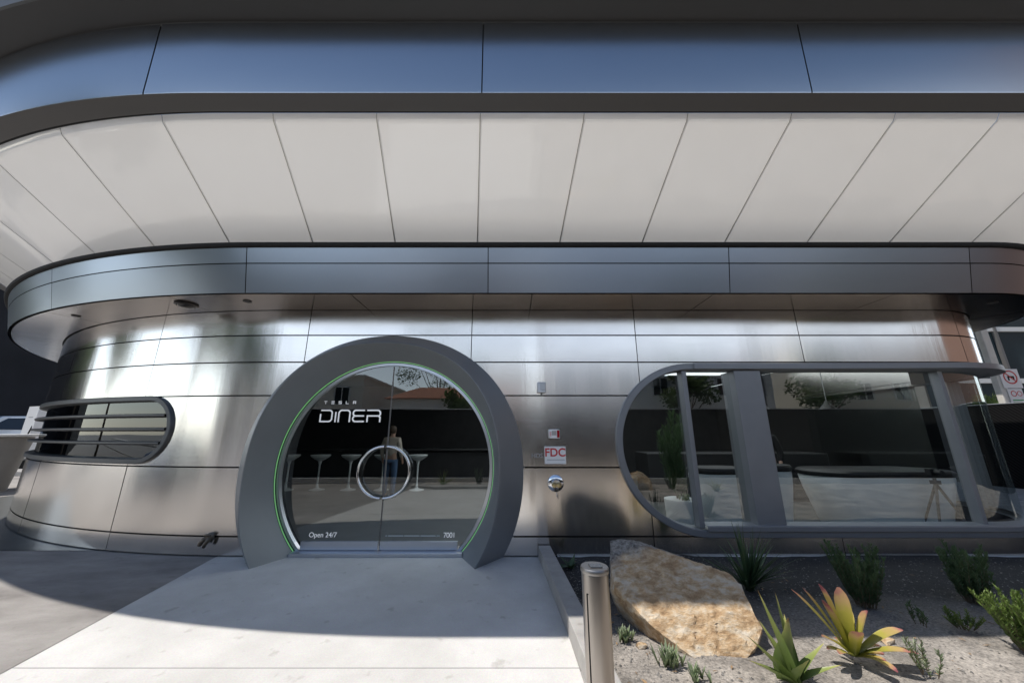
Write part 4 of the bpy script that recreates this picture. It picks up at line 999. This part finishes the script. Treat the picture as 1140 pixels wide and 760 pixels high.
tree((-20.5, -4.6, 0), 'tall green tree behind the broad one along the street', 12, 3.4, 2, 5200)
tree((-27, 3.5, 0), 'bushy tree at the driveway edge well before the dark building', 9.5, 2.8, 3, 4200)
tree((-30, 9.5, 0), 'tree beside the forecourt kerb next to the parked cars', 8, 2.6, 4)
tree((13.5, -16.8, 0), 'street tree before the white office block', 7, 2.0, 5)
tree((-3.5, -17, 0), 'dark leafy tree growing in front of the tiled shop', 6.4, 1.6, 6)
tree((-1, -32, 0), 'large dark tree rising behind the ridge of the tiled shop', 12, 4.5, 16, 4000)
tree((-9, -33, 0), 'wide dark tree behind the gap between tiled shop and cream store', 13, 5, 17, 4000)
tree((24, -16.5, 0), 'sunlit tree at the gap beside the cream apartments', 8, 2.4, 8)
random.seed(5)
shrub((16.7, 12.5, .0), 'green bush showing over the black fence behind the traffic sign', 60, 2.8, rose_m, .35, 41, .22, 'fence_bush')

for px_, lab in ((2.3, 'tall grey utility pole across the street before the tiled shop corner'), (18.6, 'tall grey utility pole across the street before the white office block')):
    t = thing('utility_pole', lab, 'utility pole', (px_, -15.6, .12))
    mb = MB(); mb.tube([(0, 0, 0), (0, 0, 13)], [.19, .13], 12); mb.build('pole', mat('grey weathered pole', (.17, .17, .18), .8, var=.15), t)
    for z in (12.2, 11.2):
        mb = MB(); mb.box((0, .16, z), (2.6, .12, .14)); mb.build('crossarm', M_['under'], t, bevel=.01)
# traffic signal and cars across the way
t = thing('traffic_signal', 'traffic signal showing red on a dark pole across the street', 'traffic light', (15.6, -14.2, 0))
mb = MB(); mb.tube([(0, 0, 0), (0, 0, 5.4)], .08, 10); mb.build('pole', M_['under'], t)
mb = MB(); mb.box((0, .2, 4.55), (.34, .24, 1.0)); mb.build('housing', M_['black'], t, bevel=.03)
for k, (zz, m) in enumerate(((4.86, mat('red signal lamp', (.9, .02, .03), .4, emit=6)), (4.55, M_['under']), (4.24, M_['under']))):
    mb = MB(); mb.lathe([(.13, 0), (.12, .03), (0, .045)], (0, .32, zz), 20, Matrix.Rotation(-PI / 2, 3, 'X')); mb.build('lamp', m, t)
def car(name, label, loc, rz, paint, group=None):
    t = thing(name, label, 'car', loc, rz, group)
    prof = [(-2.3, .35), (-2.35, .75), (-2.1, .98), (-1.75, 1.05), (-.95, 1.5), (-.2, 1.62), (.6, 1.58), (1.25, 1.10), (2.0, .98), (2.3, .78), (2.35, .4), (2.2, .28), (-2.1, .28)]
    mb = MB(); n = len(prof); secs = [(-.95, .0, .90), (-.88, .0, 1), (.88, .0, 1), (.95, .0, .90)]
    vs = []
    for yy, _, k in ((-.93, 0, .985), (-.90, 0, 1), (.90, 0, 1), (.93, 0, .985)):
        for x, z in prof:
            tap = 1 - .22 * max(0, (z - 1.0) / .6); vs.append((x * k, yy * tap, .28 + (z - .28) * k))
    mb.add(vs, [(j * n + i, j * n + (i + 1) % n, (j + 1) * n + (i + 1) % n, (j + 1) * n + i) for j in range(3) for i in range(n)] + [tuple(range(n - 1, -1, -1)), tuple(3 * n + i for i in range(n))])
    mb.build('body', paint, t, smooth=30, bevel=.02)
    for sg in (-1, 1):
        mb = MB(); v = [(x, sg * (.935 * (1 - .22 * max(0, (z - 1.0) / .6)) + .003), z) for x, z in ((-1.5, 1.10), (-.9, 1.44), (-.2, 1.54), (.5, 1.51), (1.0, 1.12))]
        mb.add(v, [tuple(range(5))]); mb.build('side_window', M_['wpane'], t, smooth=0)
        for xx in (-1.4, 1.4):
            mb = MB(); Mr = Matrix.Rotation(PI / 2, 3, 'X'); mb.lathe([(.2, -.1), (.33, -.1), (.345, -.06), (.345, .06), (.33, .1), (.2, .1)], (xx, sg * .86, .345), 24, Mr); w = mb.build('wheel', M_['black'], t)
            mb = MB(); mb.lathe([(.21, -.09), (.21, .09), (.05, .1), (0, .1)], (xx, sg * .86, .345), 20, Mr); mb.build('rim', M_['alu'], w)
        mb = MB(); mb.box((2.28, sg * .68, .80), (.1, .32, .12)); mb.build('headlight', mat('headlight glass', (.7, .72, .75), .1), t, bevel=.02)
        mb = MB(); mb.box((-2.29, sg * .68, .84), (.1, .34, .14)); mb.build('tail_light', mat('tail light', (.6, .02, .02), .2, emit=.8), t, bevel=.02)
    for xa, za, xb, zb in ((1.22, 1.13, .64, 1.55), (-1.70, 1.09, -.98, 1.47)):
        mb = MB(); k = .012 if xa > 0 else -.012
        mb.add([(xa + k, -.80, za), (xa + k, .80, za), (xb + k, .72, zb), (xb + k, -.72, zb)], [(0, 1, 2, 3)]); mb.build('windscreen', M_['wpane'], t, smooth=0)
    return t
car_w = mat('white car paint', (.75, .76, .78), .2, coat=1); 
car('parked_car', 'white car parked at the forecourt behind the white charging post', (-26.4, 19.0, .16), R(-100), car_w).scale = (1.4, 1.4, 1.4)
car('street_car', 'dark blue car stopped on the driveway, seen mirrored in the round end', (-12.6, .4, 0), R(62), mat('dark blue paint', (.02, .03, .06), .2, coat=1))
car('street_car', 'grey car with lit tail lamps on the far lane of the street', (-14.5, -11.5, 0), 0, mat('grey paint', (.25, .26, .27), .25, .5, coat=1))
car('street_car', 'white car waiting at the kerb before the cream store', (-20.5, -13.6, 0), 0, car_w)
# charger post and counter at the forecourt
t = thing('charging_post', 'white slab charging post with rounded foot on a dark base at the forecourt', 'charger', (-20.35, 15.3, .16), R(-20))
mb = MB(); prof = [(-.46, 2.5), (.46, 2.5), (.46, .55)] + corner(.16, .58, .30, 0, -90, 8) + [(-.46, .28)]
mb.prism(prof, lambda x, y, d: (x, -.12 + d, y), .24); mb.build('slab', M_['sign_white'], t, bevel=.02)
mb = MB(); mb.box((0, .05, .16), (1.0, .4, .32)); mb.build('base', M_['black'], t, bevel=.02)
strokes('lettering', [[(-.2 + i * .08, 2.05), (-.2 + i * .08 + .05, 2.05)] for i in range(5)], .03, t, -.125, M_['grey_ink'])
mb = MB(); mb.tube([(.3, -.1, 1.7), (.55, -.25, 1.2), (.5, -.25, .7), (.35, -.15, .9)], .025, 8); mb.build('cable', M_['black'], t)
t = thing('charging_post', 'second white charging post partly hidden behind the nearer one', 'charger', (-21.6, 17.2, .16), R(-20))
mb = MB(); mb.prism(prof, lambda x, y, d: (x, -.12 + d, y + .25), .24); mb.build('slab', mat('grey white slab', (.5, .5, .52), .4), t, bevel=.02)
mb = MB(); mb.box((0, .05, .16), (1.0, .4, .32)); mb.build('base', M_['black'], t, bevel=.02)
t = thing('service_counter', 'tall tapered grey counter with an overhanging white top outside the round end', 'counter', (-14.7, 10.3, 0))
mb = MB(); mb.lathe([(.52, 0), (.60, .6), (.72, 1.42), (.72, 1.46)], (0, 0, 0), 32); mb.build('body', mat('warm grey panel', (.26, .24, .22), .6, var=.08), t)
mb = MB(); mb.lathe([(.9, 1.47), (1.02, 1.50), (1.02, 1.535), (1.0, 1.54), (0, 1.54)], (0, 0, 0), 40); mb.build('top', M_['sign_white'], t)

# ------------------------------------------------------------------ interior furniture
def stool():
    t = thing('tulip_stool', '', 'stool')
    mb = MB(); mb.lathe([(.21, 0), (.21, .012), (.12, .028), (.05, .06), (.028, .16), (.022, .45), (.028, .68), (.06, .80)], (0, 0, 0), 28); mb.build('pedestal', M_['white_gloss'], t)
    mb = MB(); mb.lathe([(.05, .78), (.14, .83), (.24, .90), (.27, .94), (.265, .955), (.24, .95), (0, .945)], (0, 0, 0), 32); mb.build('seat', M_['white_gloss'], t)
    return t
sl = ['white tulip stool farthest from the standing person, half hidden by the portal', 'white tulip stool second from the portal edge inside the door', 'white tulip stool in the middle of the row inside the door', 'white tulip stool directly beside the standing person in jeans', 'white tulip stool on the far side of the standing person']
st0 = stool()
for i, (x, lab) in enumerate(zip((-6.45, -5.56, -4.67, -3.72, -2.72), sl)):
    o = st0 if i == 0 else copy_tree(st0)
    o.location = (x, 10.7, .006); o['label'] = lab; o['group'] = 'tulip stools inside the entrance'
t = thing('bar_counter', 'long dark counter across the back of the dining room', 'counter', (-3.5, 12.6, 0))
mb = MB(); mb.box((0, 0, .5), (11, .6, 1.0)); mb.build('front', M_['int_dark'], t, bevel=.02)
mb = MB(); mb.box((0, -.05, 1.03), (11.2, .8, .05)); mb.build('top', mat('dark stone top', (.05, .05, .052), .15), t, bevel=.01)
mb = MB(); mb.box((-6.0, 9.3, 1.52), (.09, .05, .62)); tag(mb.build('light_bar', M_['lamp'], None, bevel=.01), 'short upright pale blue light bar inside the entrance by the portal', 'light')
def shell(name, label, loc, L, W_, h, rz=0, cat='bench', taper=.82, cushion=True):
    t = thing(name, label, cat, loc, rz)
    def outline(k, z, n=14):
        r_ = W_ / 2 * k; a = L / 2 * (k if k > .9 else k) - W_ / 2 * k
        return [(a + r_ * math.cos(-PI / 2 + PI * i / n), r_ * math.sin(-PI / 2 + PI * i / n), z) for i in range(n + 1)] + [(-a + r_ * math.cos(PI / 2 + PI * i / n), r_ * math.sin(PI / 2 + PI * i / n), z) for i in range(n + 1)]
    def loft(lv):
        mb = MB(); lo = [outline(k, z) for k, z in lv]; m = len(lo[0])
        mb.add([p for q in lo for p in q], [(j * m + i, j * m + (i + 1) % m, (j + 1) * m + (i + 1) % m, (j + 1) * m + i) for j in range(len(lo) - 1) for i in range(m)] + [tuple(range(m - 1, -1, -1)), tuple((len(lo) - 1) * m + i for i in range(m))]); return mb
    loft([(taper, 0), (taper + .02, .02), (.97, h * .75), (1, h - .03), (.99, h)]).build('body', M_['white_gloss'], t)
    if cushion: loft([(1.015, h + .002), (1.03, h + .03), (1.03, h + .07), (.99, h + .10)]).build('cushion', M_['black_seat'], t)
    return t
shell('planter_pot', 'round white planter pot with a tall plant behind the window nose', (2.95, 6.6, .006), .56, .555, .47, 0, 'pot', .9, False)
shrub((2.95, 6.6, .44), 'tall thin leafed indoor plant growing in the round white pot', 14, 1.55, rose_d, .22, 51, .13, 'indoor_plant')
succulent((2.95, 6.45, .47), 'low green filler leaves at the rim of the round white pot', 14, .14, 52)
shell('booth_bench', 'straight white booth bench behind the narrow glass beside the wide column', (3.85, 6.95, .006), 1.05, .7, .86, R(0), 'bench', .9)
shell('booth_bench', 'upright rounded white booth bench just past the wide column', (4.66, 6.9, .006), .86, .8, .92, R(0), 'bench', .72)
shell('booth_bench', 'longest white booth bench with black cushion behind the wide pane', (6.62, 6.85, .006), 2.45, 1.1, .84, R(0), 'bench', .80)
mb = MB(); mb.box((5.5, 9.4, .55), (4.4, .9, 1.1)); tag(mb.build('host_stand', M_['black_seat'], None, bevel=.02), 'low black partition behind the booth benches', 'partition')
for k, x in enumerate((5.6, 7.1)):
    t = thing('pendant_lamp', 'dark pendant lamp on a thin cord inside the long window, ' + ('nearer the column' if k == 0 else 'nearer the tripod'), 'lamp', (x, 8.0, 3.4))
    mb = MB(); mb.tube([(0, 0, 0), (0, 0, -1.15)], .008, 6); mb.build('cord', M_['post'], t)
    mb = MB(); mb.lathe([(.03, -1.12), (.06, -1.18), (.16, -1.30), (.15, -1.30), (.05, -1.19)], (0, 0, 0), 20); mb.build('shade', M_['black_seat'], t)
t = thing('camera_tripod', 'camera on a black tripod standing inside by the far window pane', 'tripod', (6.92, 6.12, .006))
for a in (-15, 205, 100):
    mb = MB(); mb.tube([(0, 0, .78), (.17 * math.cos(R(a)), .17 * math.sin(R(a)), .4), (.34 * math.cos(R(a)), .34 * math.sin(R(a)), .01)], [.02, .017, .012], 8); mb.build('leg', M_['black_seat'], t)
mb = MB(); mb.tube([(0, 0, .70), (0, 0, .90)], .022, 8); mb.box((0, 0, .80), (.09, .09, .06)); mb.build('head', M_['black_seat'], t)
c_ = MB(); c_.box((0, 0, .955), (.16, .08, .11)); c_.lathe([(.045, 0), (.042, .10), (.038, .10)], (0, -.04, .955), 16, Mx); c_.build('camera_body', M_['black_seat'], t, bevel=.01)

# ------------------------------------------------------------------ people
def skin(name, verts, edges, rad, m, parent, root=0, sub=2):
    me = bpy.data.meshes.new(name); me.from_pydata(verts, edges, [])
    o = bpy.data.objects.new(name, me); col.objects.link(o); o.parent = parent
    md = o.modifiers.new('Skin', 'SKIN'); md.use_smooth_shade = True
    if not me.skin_vertices: me.skin_vertices.new()
    for i, r_ in enumerate(rad):
        sv = me.skin_vertices[0].data[i]; sv.radius = (r_, r_) if not isinstance(r_, tuple) else r_; sv.use_root = (i == root)
    sb = o.modifiers.new('Sub', 'SUBSURF'); sb.levels = sub; sb.render_levels = sub
    me.materials.append(m); return o
def person(label, loc, rz, top, legs, hairm, capm=None, arms=((.27, -.06, .93), (.27, -.06, .93)), h=1.0):
    t = thing('person', label, 'person', loc, rz); t.scale = (h, h, h)
    sk = mat('skin tone', (.42, .26, .19), .5)
    V = [(0, 0, .95), (0, .01, 1.15), (0, .01, 1.36), (0, .0, 1.475), (0, -.015, 1.53), (0, -.02, 1.60), (0, -.005, 1.69)]
    E = [(0, 1), (1, 2), (2, 3), (3, 4), (4, 5), (5, 6)]; Rr = [(.15, .105), (.13, .10), (.16, .11), (.06, .06), (.055, .06), (.075, .09), (.06, .075)]
    V.append((0, -.115, 1.585)); E.append((5, 7)); Rr.append(.012)
    tV, tE, tR = [(0, 0, .93), (0, .01, 1.15), (0, .01, 1.34), (0, .005, 1.46)], [(0, 1), (1, 2), (2, 3)], [(.17, .125), (.155, .12), (.18, .13), (.085, .08)]
    lV, lE, lR = [(0, 0, .96)], [], [(.16, .115)]
    for sg, w in zip((-1, 1), arms):
        n = len(V); el = (sg * .255, .03, 1.14) if w[2] < 1.1 else (sg * .25, -.02, 1.15)
        wr_ = (sg * w[0], w[1], w[2]); dn = (Vector(wr_) - Vector(el)).normalized()
        pm = tuple(Vector(wr_) + dn * .055)
        V += [(sg * .185, .01, 1.405), el, wr_, pm]; E += [(2, n), (n, n + 1), (n + 1, n + 2), (n + 2, n + 3)]; Rr += [.06, .043, .03, (.038, .022)]
        for k in range(4):
            f = Vector(pm) + Vector((sg * .0, -.03 + .02 * k, 0)); L = (.075, .085, .08, .06)[k]; b0 = len(V)
            V += [tuple(f + dn * .025), tuple(f + dn * (.025 + L * .5)), tuple(f + dn * (.02 + L * .9) + Vector((-sg * .02, 0, 0)))]; E += [(n + 3, b0), (b0, b0 + 1), (b0 + 1, b0 + 2)]; Rr += [.0095, .009, .0075]
        b0 = len(V); f = Vector(wr_) + dn * .03
        V += [tuple(f + Vector((-sg * .01, -.035, -.015))), tuple(f + dn * .04 + Vector((-sg * .015, -.055, 0)))]; E += [(n + 2, b0), (b0, b0 + 1)]; Rr += [.011, .009]
        m_ = len(tV); tV += [(sg * .185, .01, 1.40), el, tuple(Vector(wr_) - dn * .02)]; tE += [(2, m_), (m_, m_ + 1), (m_ + 1, m_ + 2)]; tR += [.082, .06, .045]
        n = len(V); V += [(sg * .095, 0, .88), (sg * .105, -.01, .50), (sg * .105, .02, .09), (sg * .12, -.13, .035)]; E += [(0, n), (n, n + 1), (n + 1, n + 2), (n + 2, n + 3)]; Rr += [.09, .055, .038, .03]
        m_ = len(lV); lV += [(sg * .10, 0, .86), (sg * .107, -.01, .50), (sg * .107, .02, .07)]; lE += [(0, m_), (m_, m_ + 1), (m_ + 1, m_ + 2)]; lR += [.105, .075, .06]
        sh = MB(); sh.lathe([(.0, 0), (.05, .0), (.055, .03), (.045, .07), (.04, .1)], (sg * .11, .02, 0), 14); sh.tube([(sg * .11, .0, .035), (sg * .117, -.09, .035), (sg * .122, -.17, .028)], [.05, .048, .03], 12)
        sh.build('shoe', M_['black_seat'], t)
    skin('body', V, E, Rr, sk, t); skin('jacket', tV, tE, tR, top, t); skin('trousers', lV, lE, lR, legs, t)
    mb = MB(); mb.lathe([(.0, 1.765), (.05, 1.755), (.085, 1.72), (.098, 1.67), (.095, 1.62), (.075, 1.57), (.05, 1.56)], (0, .015, 0), 18); mb.build('hair', hairm, t)
    for sx in (-.03, .03):
        mb = MB(); mb.lathe([(0, -.011), (.008, -.008), (.011, 0), (.008, .008), (0, .011)], (sx, -.098, 1.625), 10); mb.build('eye', M_['sign_white'], t)
    if capm:
        mb = MB(); mb.lathe([(.104, 1.665), (.106, 1.70), (.085, 1.755), (.0, 1.785)], (0, .01, 0), 20); mb.prism([(-.08, -.08), (.08, -.08), (.06, -.2), (-.06, -.2)], lambda x, y, d: (x, y, 1.672 + d), .012); mb.build('cap', capm, t)
    return t
person('person in a pale beige jacket and blue jeans standing with back to the door', (-3.12, 9.5, .006), R(170), mat('beige jacket cloth', (.42, .37, .31), .9, var=.1), mat('blue jeans denim', (.06, .11, .20), .9, var=.15), mat('brown hair', (.06, .04, .025), .6))
person('person in black clothes and black cap standing behind the booth benches', (5.35, 7.75, .006), R(-60), mat('black jacket cloth', (.01, .01, .011), .9), mat('black trousers', (.01, .01, .012), .9), mat('dark hair', (.02, .015, .012), .6), mat('black cap cloth', (.008, .008, .008), .9), arms=((.22, -.28, 1.12), (.27, -.06, .93)), h=1.05)

# ------------------------------------------------------------------ light, sky, camera
sun_vec = Vector((.466, .095, -1)).normalized()
sl_ = bpy.data.lights.new('sun', 'SUN'); sl_.energy = 5.0; sl_.angle = R(.5); sl_.color = (1, .945, .87)
so = bpy.data.objects.new('sun', sl_); col.objects.link(so); so.rotation_euler = sun_vec.to_track_quat('-Z', 'Y').to_euler(); so.location = (-5, -5, 20)
wd = bpy.data.worlds.new('World'); scn.world = wd; wd.use_nodes = True
t = wd.node_tree; bg = t.nodes['Background']; sky = t.nodes.new('ShaderNodeTexSky'); sky.sky_type = 'NISHITA'; sky.sun_disc = False
to = -sun_vec; sky.sun_elevation = math.asin(to.z); sky.sun_rotation = math.atan2(to.x, to.y)
sky.air_density = 1.0; sky.dust_density = .25; sky.ozone_density = 1.2
# marine haze near the horizon
tc = N(t, 'ShaderNodeTexCoord'); sx = N(t, 'ShaderNodeSeparateXYZ'); t.links.new(tc.outputs['Generated'], sx.inputs[0])
mr = N(t, 'ShaderNodeMapRange', _interpolation_type='SMOOTHSTEP'); mr.inputs['From Min'].default_value = .42; mr.inputs['From Max'].default_value = .2; t.links.new(sx.outputs['Z'], mr.inputs['Value'])
hz = N(t, 'ShaderNodeMix', _data_type='RGBA', _blend_type='ADD'); t.links.new(mr.outputs['Result'], hz.inputs['Factor']); t.links.new(sky.outputs[0], hz.inputs['A']); hz.inputs['B'].default_value = (7.0, 7.1, 7.2, 1)
t.links.new(hz.outputs['Result'], bg.inputs[0]); bg.inputs[1].default_value = .15
cam = bpy.data.cameras.new('camera'); co = bpy.data.objects.new('camera', cam); col.objects.link(co)
cam.sensor_width = 36; cam.lens = 390 / 1140 * 36; cam.clip_end = 1000; cam.clip_start = .05
co.location = (0, 0, 1.6); co.rotation_euler = (R(90 + 14.48), 0, 0)
scn.camera = co
scn.view_settings.view_transform = 'Standard'; scn.view_settings.look = 'None'; scn.view_settings.exposure = 0; scn.view_settings.gamma = 1
scn.render.engine = 'CYCLES'
scn.cycles.max_bounces = 10; scn.cycles.diffuse_bounces = 4; scn.cycles.glossy_bounces = 6; scn.cycles.transparent_max_bounces = 12
